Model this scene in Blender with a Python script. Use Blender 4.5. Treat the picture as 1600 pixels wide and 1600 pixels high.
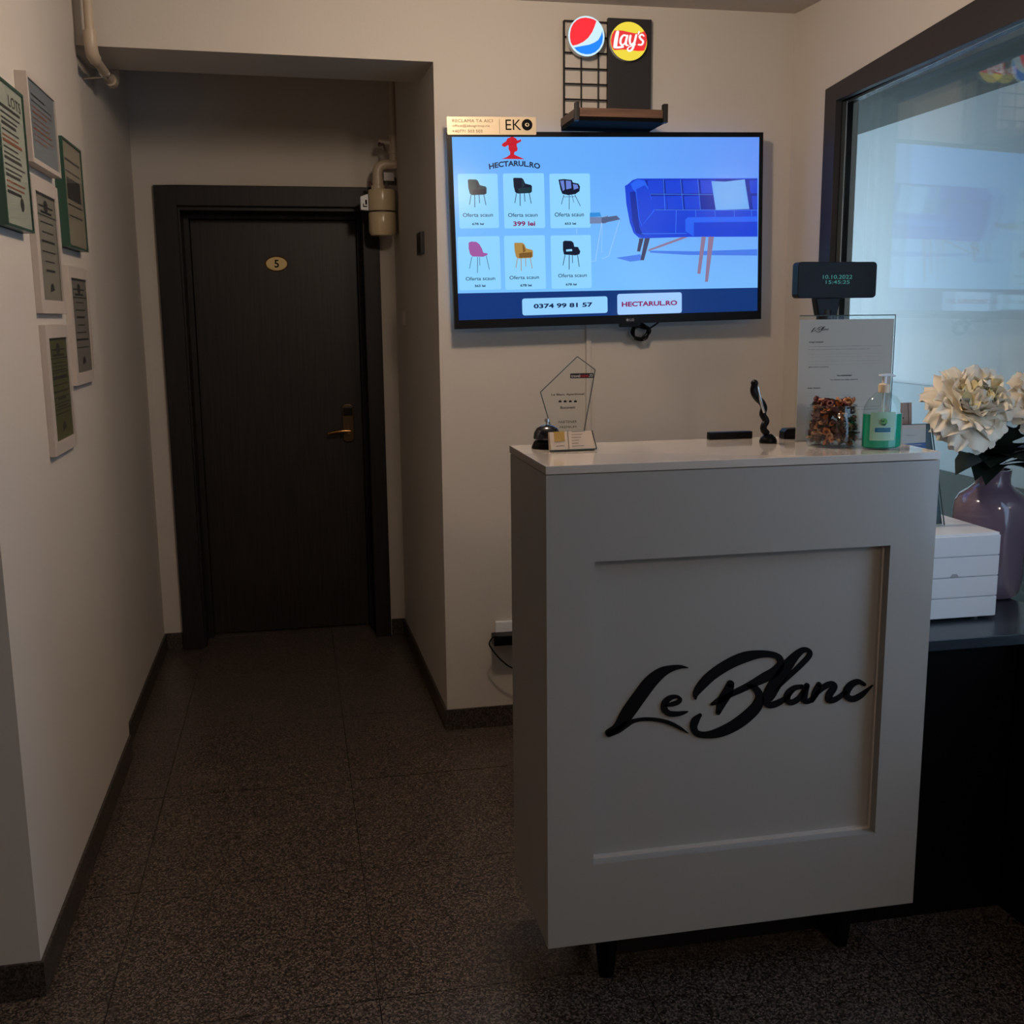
import bpy, bmesh, math, random
from mathutils import Vector, Matrix
import numpy as np
random.seed(7)
for o in list(bpy.data.objects): bpy.data.objects.remove(o)
sc = bpy.context.scene
COL = sc.collection
# ------------------------------------------------------------------ camera
FPX, YAW, PIT, ROL = 1677.2, 0.19771, 0.179536, 0.0100141
CAM = Vector((0, 0, 1.52))
_cy, _sy, _cp, _sp = math.cos(YAW), math.sin(YAW), math.cos(PIT), math.sin(PIT)
FW = Vector((_sy*_cp, _cy*_cp, -_sp)); _rt = Vector((_cy, -_sy, 0)); _dn = FW.cross(_rt)
RT = math.cos(ROL)*_rt + math.sin(ROL)*_dn; DN = -math.sin(ROL)*_rt + math.cos(ROL)*_dn
cd = bpy.data.cameras.new('camera'); cam = bpy.data.objects.new('camera', cd); COL.objects.link(cam)
M = Matrix.Identity(4)
for i in range(3): M[i][0] = RT[i]; M[i][1] = -DN[i]; M[i][2] = -FW[i]; M[i][3] = CAM[i]
cam.matrix_world = M
cd.sensor_width = 36; cd.lens = 36*FPX/1600; cd.clip_start = .02
sc.camera = cam
# ------------------------------------------------------------------ world, lights, exposure
sc.view_settings.view_transform = 'Standard'; sc.view_settings.look = 'None'
sc.view_settings.gamma = 1; sc.view_settings.use_curve_mapping = False
sc.view_settings.exposure = 0
w = bpy.data.worlds.new('world'); sc.world = w; w.use_nodes = True
w.node_tree.nodes['Background'].inputs[0].default_value = (.58, .71, .86, 1)
w.node_tree.nodes['Background'].inputs[1].default_value = 5.4
def area(name, loc, size, power, col, target=None, shape='DISK', sy=None, spread=180):
    l = bpy.data.lights.new(name, 'AREA'); l.shape = shape; l.size = size
    if sy: l.size_y = sy
    l.energy = power; l.color = col; l.spread = math.radians(spread)
    o = bpy.data.objects.new(name, l); COL.objects.link(o); o.location = loc
    d = (Vector(target)-Vector(loc)) if target else Vector((0, 0, -1))
    o.rotation_euler = d.to_track_quat('-Z', 'Y').to_euler()
    return o
WARM = (1.0, .80, .62)
def bulb(loc, power, col, r=.07):
    l = bpy.data.lights.new('ceiling_lamp', 'POINT'); l.energy = power; l.color = col; l.shadow_soft_size = r
    o = bpy.data.objects.new('ceiling_lamp', l); COL.objects.link(o); o.location = loc
bulb((.57, 2.58, 2.47), 31, WARM)
bulb((1.27, -.9, 2.45), 24, (1, .82, .66))
area('daylight_window', (2.00, 1.42, 1.45), .75, 7.5, (.42, .66, 1.0), target=(.9, 1.62, 1.25), shape='RECTANGLE', sy=1.4)
area('daylight_entrance', (.7, -2.5, 1.2), 1.2, .5, (.75, .88, 1.0), target=(.7, 2.0, 1.2), shape='RECTANGLE', sy=2.0)

# ------------------------------------------------------------------ helpers
def V(*a): return Vector(a)
def ray(x, y): return FW + RT*((x-800)/FPX) + DN*((y-800)/FPX)
def ony(x, y, Y): v = ray(x, y); return CAM + v*(Y/v.y)
def onx(x, y, X): v = ray(x, y); return CAM + v*(X/v.x)
def onz(x, y, Z): v = ray(x, y); return CAM + v*((Z-CAM.z)/v.z)
def lin(c):
    return tuple(((v/255)/12.92 if v/255 <= .04045 else ((v/255+.055)/1.055)**2.4) for v in c)
def mat(name, col, rough=.5, metal=0, spec=.5, bump=0, bscale=200, var=0, vscale=6, coat=0, trans=0, ior=1.45, emit=None, estr=1, sheen=0):
    m = bpy.data.materials.new(name); m.use_nodes = True; nt = m.node_tree; b = nt.nodes['Principled BSDF']
    c = lin(col)
    b.inputs['Base Color'].default_value = (*c, 1); b.inputs['Roughness'].default_value = rough
    b.inputs['Metallic'].default_value = metal; b.inputs['Specular IOR Level'].default_value = spec
    b.inputs['Coat Weight'].default_value = coat; b.inputs['Coat Roughness'].default_value = .05
    b.inputs['Transmission Weight'].default_value = trans; b.inputs['IOR'].default_value = ior
    if emit:
        b.inputs['Emission Color'].default_value = (*lin(emit), 1); b.inputs['Emission Strength'].default_value = estr
    tc = nt.nodes.new('ShaderNodeTexCoord')
    n = nt.nodes.new('ShaderNodeTexNoise'); n.inputs['Scale'].default_value = vscale; n.inputs['Detail'].default_value = 4
    nt.links.new(tc.outputs['Object'], n.inputs['Vector'])
    mx = nt.nodes.new('ShaderNodeMix'); mx.data_type = 'RGBA'
    v = max(var, .02)
    mx.inputs[6].default_value = (*[x*(1-v) for x in c], 1); mx.inputs[7].default_value = (*[min(1, x*(1+v)) for x in c], 1)
    nt.links.new(n.outputs['Fac'], mx.inputs[0]); nt.links.new(mx.outputs[2], b.inputs['Base Color'])
    if bump:
        n2 = nt.nodes.new('ShaderNodeTexNoise'); n2.inputs['Scale'].default_value = bscale
        nt.links.new(tc.outputs['Object'], n2.inputs['Vector'])
        bp = nt.nodes.new('ShaderNodeBump'); bp.inputs['Strength'].default_value = bump; bp.inputs['Distance'].default_value = .002
        nt.links.new(n2.outputs['Fac'], bp.inputs['Height']); nt.links.new(bp.outputs['Normal'], b.inputs['Normal'])
    return m
def granite(name, lo, mid, hi, rough=.32):
    m = bpy.data.materials.new(name); m.use_nodes = True; nt = m.node_tree; b = nt.nodes['Principled BSDF']
    tc = nt.nodes.new('ShaderNodeTexCoord'); L = nt.links
    gm = nt.nodes.new('ShaderNodeNewGeometry')
    v = nt.nodes.new('ShaderNodeTexVoronoi'); v.inputs['Scale'].default_value = 260; L.new(gm.outputs['Position'], v.inputs['Vector'])
    sep = nt.nodes.new('ShaderNodeSeparateColor'); L.new(v.outputs['Color'], sep.inputs[0])
    n = nt.nodes.new('ShaderNodeTexNoise'); n.inputs['Scale'].default_value = 130; n.inputs['Detail'].default_value = 5; L.new(gm.outputs['Position'], n.inputs['Vector'])
    a = nt.nodes.new('ShaderNodeMath'); a.operation = 'ADD'; L.new(sep.outputs[0], a.inputs[0]); L.new(n.outputs['Fac'], a.inputs[1])
    h = nt.nodes.new('ShaderNodeMath'); h.operation = 'MULTIPLY'; h.inputs[1].default_value = .5; L.new(a.outputs[0], h.inputs[0])
    r = nt.nodes.new('ShaderNodeValToRGB'); L.new(h.outputs[0], r.inputs[0])
    e = r.color_ramp.elements; e[0].position = .25; e[0].color = (*lin(lo), 1); e[1].position = .5; e[1].color = (*lin(mid), 1)
    e2 = e.new(.78); e2.color = (*lin(hi), 1)
    L.new(r.outputs[0], b.inputs['Base Color']); b.inputs['Roughness'].default_value = rough
    bp = nt.nodes.new('ShaderNodeBump'); bp.inputs['Strength'].default_value = .35; bp.inputs['Distance'].default_value = .0015
    L.new(h.outputs[0], bp.inputs['Height']); L.new(bp.outputs['Normal'], b.inputs['Normal'])
    return m
def woodmat(name, c1, c2, rough=.4, scale=(60, 60, 2.5), spec=.5):
    m = bpy.data.materials.new(name); m.use_nodes = True; nt = m.node_tree; b = nt.nodes['Principled BSDF']; L = nt.links
    tc = nt.nodes.new('ShaderNodeTexCoord'); mp = nt.nodes.new('ShaderNodeMapping'); mp.inputs['Scale'].default_value = scale
    L.new(tc.outputs['Object'], mp.inputs[0])
    n = nt.nodes.new('ShaderNodeTexNoise'); n.inputs['Scale'].default_value = 1.5; n.inputs['Detail'].default_value = 6; L.new(mp.outputs[0], n.inputs['Vector'])
    r = nt.nodes.new('ShaderNodeValToRGB'); L.new(n.outputs['Fac'], r.inputs[0])
    r.color_ramp.elements[0].position = .35; r.color_ramp.elements[0].color = (*lin(c1), 1)
    r.color_ramp.elements[1].position = .7; r.color_ramp.elements[1].color = (*lin(c2), 1)
    L.new(r.outputs[0], b.inputs['Base Color']); b.inputs['Roughness'].default_value = rough; b.inputs['Specular IOR Level'].default_value = spec
    bp = nt.nodes.new('ShaderNodeBump'); bp.inputs['Strength'].default_value = .3; bp.inputs['Distance'].default_value = .001
    L.new(n.outputs['Fac'], bp.inputs['Height']); L.new(bp.outputs['Normal'], b.inputs['Normal'])
    return m
def screenmat(name, col, k=1.0):   # lit pixels of a display: black glass that emits
    return mat(name, (5, 5, 6), rough=.15, spec=.25, emit=col, estr=k)
def glassmat(name, tint=(245, 250, 250), refl=1.0, ior=1.5):
    m = bpy.data.materials.new(name); m.use_nodes = True; nt = m.node_tree; L = nt.links
    nt.nodes.remove(nt.nodes['Principled BSDF']); out = nt.nodes['Material Output']
    t = nt.nodes.new('ShaderNodeBsdfTransparent'); t.inputs[0].default_value = (*lin(tint), 1)
    g = nt.nodes.new('ShaderNodeBsdfGlossy'); g.inputs['Roughness'].default_value = .015
    f = nt.nodes.new('ShaderNodeFresnel'); gg = nt.nodes.new('ShaderNodeNewGeometry'); mi = nt.nodes.new('ShaderNodeMapRange')
    mi.inputs[3].default_value = ior; mi.inputs[4].default_value = 1/ior; L.new(gg.outputs['Backfacing'], mi.inputs[0]); L.new(mi.outputs[0], f.inputs[0])
    k = nt.nodes.new('ShaderNodeMath'); k.operation = 'MULTIPLY'; k.inputs[1].default_value = refl; k.use_clamp = True
    L.new(f.outputs[0], k.inputs[0])
    x = nt.nodes.new('ShaderNodeMixShader'); L.new(k.outputs[0], x.inputs[0]); L.new(t.outputs[0], x.inputs[1]); L.new(g.outputs[0], x.inputs[2])
    L.new(x.outputs[0], out.inputs[0])
    return m

def quad_prism(bm, pts, off):
    """pts: planar polygon, off: Vector extrusion"""
    off = Vector(off); pts = [Vector(p) for p in pts]
    a = [bm.verts.new(p) for p in pts]; b = [bm.verts.new(p+off) for p in pts]
    n = len(pts)
    f1 = bm.faces.new(a); f2 = bm.faces.new(b[::-1])
    for i in range(n): bm.faces.new((a[i], b[i], b[(i+1) % n], a[(i+1) % n]))
    return bm
def box(bm, lo, hi):
    x0, y0, z0 = lo; x1, y1, z1 = hi
    return quad_prism(bm, [(x0, y0, z0), (x1, y0, z0), (x1, y1, z0), (x0, y1, z0)], (0, 0, z1-z0))
def B(lo, hi): bm = bmesh.new(); box(bm, lo, hi); return bm
def frame_of(d):
    d = d.normalized(); u = Vector((0, 0, 1)) if abs(d.z) < .9 else Vector((1, 0, 0))
    a = d.cross(u).normalized(); return a, a.cross(d).normalized()
def tube(bm, pts, r, seg=12, cap=True):
    pts = [Vector(p) for p in pts]; n = len(pts)
    rs = r if isinstance(r, (list, tuple)) else [r]*n
    rings = []; a = None
    for i, p in enumerate(pts):
        d = (pts[min(i+1, n-1)]-pts[max(i-1, 0)]).normalized()
        if a is None: a, b = frame_of(d)
        else:
            a = (a-d*a.dot(d)).normalized(); b = d.cross(a)*-1
            b = a.cross(d)
        rings.append([bm.verts.new(p+(a*math.cos(t)+b*math.sin(t))*rs[i]) for t in [2*math.pi*k/seg for k in range(seg)]])
    for i in range(n-1):
        for k in range(seg): bm.faces.new((rings[i][k], rings[i][(k+1) % seg], rings[i+1][(k+1) % seg], rings[i+1][k]))
    if cap: bm.faces.new(rings[0][::-1]); bm.faces.new(rings[-1])
    return bm
def T(pts, r, seg=12): return tube(bmesh.new(), pts, r, seg)
def lathe(bm, prof, c=(0, 0, 0), seg=40, sx=1, sy=1, closed=False):
    c = Vector(c); rings = []
    for r, z in prof:
        rings.append([bm.verts.new(c+Vector((r*sx*math.cos(2*math.pi*k/seg), r*sy*math.sin(2*math.pi*k/seg), z))) for k in range(seg)])
    for i in range(len(rings)-1):
        for k in range(seg): bm.faces.new((rings[i][k], rings[i][(k+1) % seg], rings[i+1][(k+1) % seg], rings[i+1][k]))
    if closed:
        for k in range(seg): bm.faces.new((rings[-1][k], rings[-1][(k+1) % seg], rings[0][(k+1) % seg], rings[0][k]))
    else:
        bm.faces.new(rings[0][::-1]); bm.faces.new(rings[-1])
    return bm
def obj(name, bm, m, parent=None, bevel=0, smooth=False, world=True, kind=None):
    """bm in world coordinates if world else in the thing's local coordinates"""
    bmesh.ops.remove_doubles(bm, verts=bm.verts, dist=1e-6)
    bmesh.ops.recalc_face_normals(bm, faces=bm.faces)
    if bevel: bmesh.ops.bevel(bm, geom=[e for e in bm.edges if len(e.link_faces) == 2 and e.calc_face_angle(0) > .6], offset=bevel, segments=2, affect='EDGES', profile=.7)
    if parent is not None and world:
        p = parent
        while p.parent: p = p.parent
        bmesh.ops.transform(bm, matrix=p.matrix_basis.inverted(), verts=bm.verts)
    me = bpy.data.meshes.new(name); bm.to_mesh(me); bm.free()
    o = bpy.data.objects.new(name, me); COL.objects.link(o)
    for mm in (m if isinstance(m, (list, tuple)) else [m]): me.materials.append(mm)
    if smooth:
        me.shade_smooth()
        for p in me.polygons: p.use_smooth = True
        if smooth != 'all': me.set_sharp_from_angle(angle=math.radians(40))
    if parent is not None: o.parent = parent
    if kind: o['kind'] = kind
    return o
def tag(o, label, cat, group=None):
    o['label'] = label; o['category'] = cat
    if group: o['group'] = group
    return o
def thing(name, label, cat, loc, group=None, M=None):
    o = bpy.data.objects.new(name, None); COL.objects.link(o); o.empty_display_size = .05
    if M is not None:
        q = M.copy(); q.translation = Vector(loc); o.matrix_basis = q
    else: o.matrix_basis = Matrix.Translation(Vector(loc))
    return tag(o, label, cat, group)
def struct(name, bm, m, parent=None, **k):
    o = obj(name, bm, m, parent, **k)
    if parent is None: o['kind'] = 'structure'
    return o
class Plane:
    """a real plane in the room: origin, u (right), v (up), n (towards the viewer)"""
    def __init__(s, o, u, v): s.o = Vector(o); s.u = Vector(u).normalized(); s.v = Vector(v).normalized(); s.n = s.u.cross(s.v)
    def at(s, u, v, h=0): return s.o + s.u*u + s.v*v + s.n*h
    def px(s, x, y):
        r = ray(x, y); t = (s.o-CAM).dot(s.n)/r.dot(s.n); p = CAM+r*t-s.o
        return p.dot(s.u), p.dot(s.v)
def flat(bm, P, pts, h=.0004, th=.0003):
    """thin printed shape: polygon (u,v) on plane P at height h"""
    a = [bm.verts.new(P.at(u, v, h+th)) for u, v in pts]
    f = bm.faces.new(a); bmesh.ops.triangulate(bm, faces=[f])
    return bm
def flatpx(bm, P, pts, h=.0004): return flat(bm, P, [P.px(*p) for p in pts], h)
def crop(ox, oy, s): return lambda pts: [(ox+x/s, oy+y/s) for x, y in pts]
def line(bm, P, a, b, wd, h=.0006):
    a = Vector(a); b = Vector(b); d = (b-a); n = Vector((-d.y, d.x)).normalized()*wd/2
    return flat(bm, P, [a+n, a-n, b-n, b+n], h)
def rrect(x0, y0, x1, y1, r, n=4):
    o = []
    for cx, cy, a in ((x1-r, y1-r, 0), (x0+r, y1-r, 90), (x0+r, y0+r, 180), (x1-r, y0+r, 270)):
        for k in range(n+1): t = math.radians(a+90*k/n); o.append((cx+r*math.cos(t), cy+r*math.sin(t)))
    return o
_tc = {}
def textmesh(s, bold=0, shear=0):
    key = (s, bold, shear)
    if key not in _tc:
        c = bpy.data.curves.new('t', 'FONT'); c.body = s; c.size = 1; c.offset = bold; c.shear = shear; c.resolution_u = 3; c.align_x = 'LEFT'
        o = bpy.data.objects.new('t', c); COL.objects.link(o)
        dg = bpy.context.evaluated_depsgraph_get(); dg.update()
        me = bpy.data.meshes.new_from_object(o.evaluated_get(dg))
        vs = [tuple(v.co) for v in me.vertices]; fs = [tuple(p.vertices) for p in me.polygons]
        bpy.data.objects.remove(o); bpy.data.curves.remove(c); bpy.data.meshes.remove(me)
        xs = [v[0] for v in vs]; ys = [v[1] for v in vs]
        _tc[key] = (vs, fs, min(xs), max(xs), min(ys), max(ys))
    return _tc[key]
def text(bm, P, s, box_, h=.0008, bold=0, shear=0, warp=None):
    """letters fitted to the rectangle (u0,v0,u1,v1) of plane P"""
    vs, fs, x0, x1, y0, y1 = textmesh(s, bold, shear); u0, v0, u1, v1 = box_
    out = []
    for x, y, z in vs:
        u = u0+(x-x0)/(x1-x0)*(u1-u0); v = v0+(y-y0)/(y1-y0)*(v1-v0)
        if warp: u, v = warp(u, v)
        out.append(bm.verts.new(P.at(u, v, h)))
    for f in fs:
        try: bm.faces.new([out[i] for i in f])
        except ValueError: pass
    return bm
def textpx(bm, P, s, x0, yb, x1, yt, **k):
    a = P.px(x0, yb); b = P.px(x1, yt)
    return text(bm, P, s, (a[0], a[1], b[0], b[1]), **k)
def catmull(p, n=8):
    p = [Vector(q) for q in p]; o = []
    for i in range(len(p)-1):
        a = p[max(i-1, 0)]; b = p[i]; c = p[i+1]; d = p[min(i+2, len(p)-1)]
        for k in range(n):
            t = k/n; o.append(.5*((2*b)+(c-a)*t+(2*a-5*b+4*c-d)*t*t+(3*b-a-3*c+d)*t**3))
    o.append(p[-1]); return o
def stroke(bm, P, pts, conv, h=0, th=.004, n=8):
    """brush stroke of varying width; pts (x,y,w); conv maps to plane units"""
    s = catmull([(p[0], p[1], p[2]*(1.3 if p[2] > 34 else 1.2) if p[2] > 5 else p[2]) for p in pts], n); L = []; R = []
    for i, p in enumerate(s):
        d = s[min(i+1, len(s)-1)]-s[max(i-1, 0)]; d = Vector((d.x, d.y)); d = d.normalized() if d.length else Vector((1, 0)); nn = Vector((-d.y, d.x))*max(p.z, 1)/2
        L.append(conv(p.x+nn.x, p.y+nn.y)); R.append(conv(p.x-nn.x, p.y-nn.y))
    vt = [[bm.verts.new(P.at(*q, h+th)) for q in A] for A in (L, R)]; vb = [[bm.verts.new(P.at(*q, h)) for q in A] for A in (L, R)]
    for i in range(len(s)-1):
        bm.faces.new((vt[0][i], vt[0][i+1], vt[1][i+1], vt[1][i]))
        bm.faces.new((vt[0][i], vb[0][i], vb[0][i+1], vt[0][i+1])); bm.faces.new((vt[1][i], vt[1][i+1], vb[1][i+1], vb[1][i]))
    for i in (0, len(s)-1):
        for q, w in ((s[i], s[i].z),):
            if w > 8:
                ring = [conv(q.x+w/2*math.cos(t), q.y+w/2*math.sin(t)) for t in [2*math.pi*k/14 for k in range(14)]]
                quad_prism(bm, [P.at(*r, h) for r in ring], P.n*th)
    return bm
LOGO = [
 [(104,560,30),(150,528,34),(200,462,52),(262,375,54),(325,292,52),(385,240,40),(440,217,26),(490,209,14),(527,214,3)],
 [(106,566,24),(150,545,30),(190,518,30),(240,496,16),(300,487,14),(370,492,15),(430,508,16),(485,535,13),(528,562,3)],
 [(408,414,10),(445,407,18),(476,395,18),(484,378,14),(462,367,14),(428,376,22),(402,402,26),(402,436,28),(428,457,24),(470,459,20),(503,453,13),(526,446,3)],
 [(566,378,8),(568,350,26),(600,306,36),(655,252,40),(742,195,42),(830,157,42),(915,141,32),(980,145,26),(1012,163,28),(1016,198,32),(985,236,38),(930,268,38),(862,303,30),(802,333,26),(742,360,24),(692,388,26),(652,408,10)],
 [(752,300,32),(737,342,40),(708,392,38),(686,452,20)],
 [(845,308,14),(882,322,28),(906,362,34),(893,415,42),(842,470,46),(770,522,44),(692,558,38),(622,571,28),(574,562,28),(556,530,30),(566,494,32),(592,464,12)],
 [(990,335,8),(1060,262,18),(1125,200,22),(1170,150,22),(1168,124,20),(1138,120,24),(1098,150,34),(1052,205,44),(1003,278,50),(962,348,50),(944,390,38),(962,412,28),(1006,400,26),(1050,372,18),(1080,338,12)],
 [(1132,314,18),(1092,322,22),(1060,350,28),(1052,382,28),(1078,398,24),(1120,372,22),(1155,316,16)],
 [(1158,308,22),(1145,350,30),(1143,386,28),(1175,388,20),(1212,345,20)],
 [(1222,303,22),(1205,345,30),(1184,388,18)],
 [(1196,362,16),(1250,315,24),(1292,300,24),(1303,318,26),(1278,355,30),(1275,384,28),(1310,382,22),(1362,345,18)],
 [(1462,302,16),(1432,288,22),(1396,302,28),(1370,336,32),(1370,366,28),(1404,380,26),(1450,357,22),(1508,306,3)],
]
# ------------------------------------------------------------------ materials
M_wall = mat('painted plaster', (198, 190, 180), rough=.75, bump=.15, bscale=90, var=.04, vscale=3)
M_ceil = mat('ceiling paint', (200, 190, 180), rough=.85, var=.03)
M_floor = granite('grey granite tile', (24, 20, 18), (60, 51, 45), (124, 110, 98))
M_base = granite('granite skirting', (24, 21, 19), (52, 45, 40), (92, 82, 74), .4)
M_grout = mat('tile joint', (24, 21, 19), rough=.9)
M_door = woodmat('wenge veneer', (25, 21, 19), (44, 37, 33), rough=.45, spec=.35)
M_doorf = woodmat('wenge casing', (24, 21, 22), (36, 31, 31), rough=.5, spec=.3)
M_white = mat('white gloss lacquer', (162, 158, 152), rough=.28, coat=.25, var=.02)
M_whitetop = mat('white gloss top', (200, 190, 180), rough=.12, coat=.5)
M_black = mat('black plastic', (8, 8, 11), rough=.38, spec=.22, var=.1)
M_blackm = mat('matt black metal', (20, 18, 18), rough=.5, var=.1)
M_blk_lam = mat('black laminate', (9, 10, 13), rough=.3, var=.1)
M_cnt = mat('dark grey worktop', (48, 54, 60), rough=.25, var=.08)
M_ivory = mat('ivory pvc pipe', (190, 172, 150), rough=.35, var=.05)
M_pwhite = mat('white plastic', (228, 230, 234), rough=.4, var=.03)
M_brass = mat('aged brass', (178, 132, 78), rough=.28, metal=1)
M_brassd = mat('dull bronze plate', (88, 72, 50), rough=.35, metal=1)
M_cream = mat('cream enamel', (232, 205, 140), rough=.35)
M_ink = mat('black ink', (13, 13, 15), rough=.7, spec=.15)
M_grey_ink = mat('grey ink', (84, 82, 80), rough=.7)
M_paper = mat('paper', (205, 196, 186), rough=.8)
M_chrome = mat('chrome', (200, 200, 200), rough=.1, metal=1)
M_gold = mat('brushed pale gold', (226, 204, 170), rough=.35, metal=.25)
M_wood = woodmat('walnut board', (82, 56, 40), (120, 84, 60), rough=.55, scale=(3, 40, 50))
M_acry = glassmat('clear acrylic', (252, 254, 254), .35)
M_acryedge = mat('acrylic edge', (70, 84, 84), rough=.2)

# ================================================================== SETTING
CZ = 2.572
# floor: granite slabs 60 x 60 cm
fl = struct('floor', B((-2.2, -2.6, -.06), (2.6, 5.6, -.004)), M_grout)
rnd = random.Random(3)
xs = [.127+.6*k for k in range(-4, 5)]; ys = [4.62-.6*k for k in range(-2, 13)]
for x in xs:
    for y in ys:
        x0, x1, y0, y1 = max(x, -2.18), min(x+.598, 2.55), max(y-.6, -2.58), min(y-.002, 5.55)
        if x1-x0 < .05 or y1-y0 < .05: continue
        if x < -1.2 and y > 2.7: continue
        if x > .6 and y > 4.3: continue
        obj('tile', B((x0, y0, -.01), (x1, y1, rnd.uniform(-.0004, 0))), M_floor, fl, bevel=.0008)
struct('ceiling', B((-2.2, -2.6, CZ), (2.6, 5.6, CZ+.1)), M_ceil)
# wall with the television (L-shaped, with the beam above the passage)
bm = bmesh.new()
box(bm, (.505, 3.79, 0), (1.95, 5.4, CZ)); 
struct('wall_back', bm, M_wall)
bm = bmesh.new()
quad_prism(bm, [(-.75, 3.79, 2.378), (.505, 3.79, 2.366), (.505, 3.79, CZ), (-.75, 3.79, CZ)], (0, .33, 0))
struct('wall_back', bm, M_wall).name = 'wall_beam'
struct('wall_corridor', quad_prism(bmesh.new(), [(.5049, 3.7905, 0), (.506, 3.7905, 0), (.506, 5.08, 0), (.478, 5.08, 0)], (0, 0, CZ)), M_wall)
# end wall around the door
bm = bmesh.new()
for a, b in (((-.6, 5.35, 0), (.45, 5.4, CZ)), ((-.7, 5.07, 0), (-.545, 5.4, CZ)), ((.395, 5.07, 0), (.52, 5.4, CZ)), ((-.545, 5.07, 2.09), (.395, 5.4, CZ))): box(bm, a, b)
struct('wall_front', bm, M_wall)
# left wall: nearer part proud of the farther part
struct('wall_left', B((-.9, 2.40, 0), (-.627, 3.79, CZ)), M_wall)
struct('wall_left_far', B((-.9, 3.79, 0), (-.648, 5.1, CZ)), M_wall)
struct('wall_left_return', B((-2.2, 2.40, 0), (-.9, 2.6, CZ)), M_wall)
struct('wall_left_near', B((-2.3, -2.6, 0), (-2.15, 2.4, CZ)), M_wall)
struct('wall_behind', B((-2.2, -2.7, 0), (2.7, -2.55, CZ)), M_wall)
# skirting
struct('baseboard_left', B((-.66, 3.79, 0), (-.640, 5.07, .08)), M_base, bevel=.001)
struct('baseboard_left_near', B((-.66, 2.392, 0), (-.619, 3.782, .085)), M_base, bevel=.001)
struct('baseboard_left_return', B((-2.1, 2.392, 0), (-.6605, 2.42, .085)), M_base, bevel=.001)
struct('baseboard_right', quad_prism(bmesh.new(), [(.496, 3.782, 0), (.51, 3.782, 0), (.49, 5.07, 0), (.470, 5.07, 0)], (0, 0, .08)), M_base, bevel=.001)
struct('baseboard_back', B((.5105, 3.781, 0), (1.79, 3.80, .08)), M_base, bevel=.001)
struct('baseboard_front', B((-.639, 5.062, 0), (-.562, 5.08, .08)), M_base, bevel=.001)
struct('baseboard_front_right', B((.412, 5.062, 0), (.4695, 5.08, .08)), M_base, bevel=.001)

# ---- door 5
dr = bpy.data.objects.new('door_1', None); COL.objects.link(dr); dr.location = (-.07, 5.07, 0); dr['kind'] = 'structure'
dr.matrix_basis = Matrix.Translation((-.07, 5.07, 0))
cas = bmesh.new()
box(cas, (-.563, 5.045, 0), (-.470, 5.075, 2.10)); box(cas, (.335, 5.045, 0), (.408, 5.075, 2.10)); box(cas, (-.47, 5.045, 2.015), (.335, 5.075, 2.10))
obj('door_casing', cas, M_doorf, dr, bevel=.003)
jb = bmesh.new()
box(jb, (-.53, 5.076, 0), (-.462, 5.30, 2.03)); box(jb, (.338, 5.076, 0), (.39, 5.30, 2.03)); box(jb, (-.462, 5.076, 1.998), (.338, 5.30, 2.05))
box(jb, (-.462, 5.215, 0), (-.438, 5.30, 1.998)); box(jb, (.318, 5.215, 0), (.338, 5.30, 1.998)); box(jb, (-.438, 5.215, 1.975), (.318, 5.30, 1.998))
obj('door_jamb', jb, M_doorf, dr, bevel=.002)
leaf = obj('door_leaf', B((-.437, 5.27, .006), (.317, 5.31, 1.974)), M_door, dr, bevel=.002)
PD = Plane((-.057, 5.27, 1.777), (1, 0, 0), (0, 0, 1))
pl = bmesh.new(); quad_prism(pl, [PD.at(.050*math.cos(t), .033*math.sin(t), 0) for t in [2*math.pi*k/32 for k in range(32)]], PD.n*.004)
obj('number_plate', pl, M_cream, leaf)['label'] = 'oval cream plate reading 5'
obj('plate_rim', tube(bmesh.new(), [PD.at(.050*math.cos(t), .033*math.sin(t), .003) for t in [2*math.pi*k/32 for k in range(33)]], .0028, 8), M_brass, leaf, smooth=True)
obj('number', text(bmesh.new(), PD, '5', (-.010, -.018, .011, .018), h=.0046, bold=.02), M_ink, leaf)
lp = bmesh.new(); quad_prism(lp, [PD.at(*q) for q in rrect(.278, -.845, .330, -.665, .018)], PD.n*.016)
obj('lock_plate', lp, M_brassd, leaf, bevel=.002)
obj('card_reader', B((.225, 5.245, 1.060), (.269, 5.262, 1.10)), M_black, leaf, bevel=.003)
lv = T([(.247, 5.262, .985), (.247, 5.222, .985)], .011, 14)
tube(lv, [(.255, 5.222, .987), (.225, 5.220, .988), (.18, 5.222, .984), (.148, 5.228, .976)], [.009, .0095, .009, .006], 12)
obj('door_handle', lv, M_brass, leaf, smooth=True)

# ---- window in the right-hand wall
A5 = math.radians(5); DV = Vector((math.sin(A5), -math.cos(A5), 0)); NV = Vector((-math.cos(A5), -math.sin(A5), 0))  # NV points into the room
W0 = Vector((1.805, 3.79, 0))
DG = (Vector((1.94, 3.5, 0))-W0).dot(-NV)      # recess of the glass
def wp(s, z, n=0): return W0+DV*s+NV*n+Vector((0, 0, z))
def wprism(quad, n0, n1, bm=None): return quad_prism(bm or bmesh.new(), [wp(s, z, n0) for s, z in quad], NV*(n1-n0))
def ztop(s): return 2.271+(s-.235)*.128
SE = 4.2
bm = wprism([(-.02, 0), (.232, 0), (.232, CZ), (-.02, CZ)], -.03, 0)
wprism([(-.02, 0), (.115, 0), (.115, CZ), (-.02, CZ)], -.2, -.03, bm)
wprism([(.232, ztop(.232)), (SE, 2.45), (SE, CZ), (.232, CZ)], -.2, 0, bm)
wprism([(.232, 0), (SE, 0), (SE, .66), (.232, .66)], -.2, 0, bm)
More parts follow.
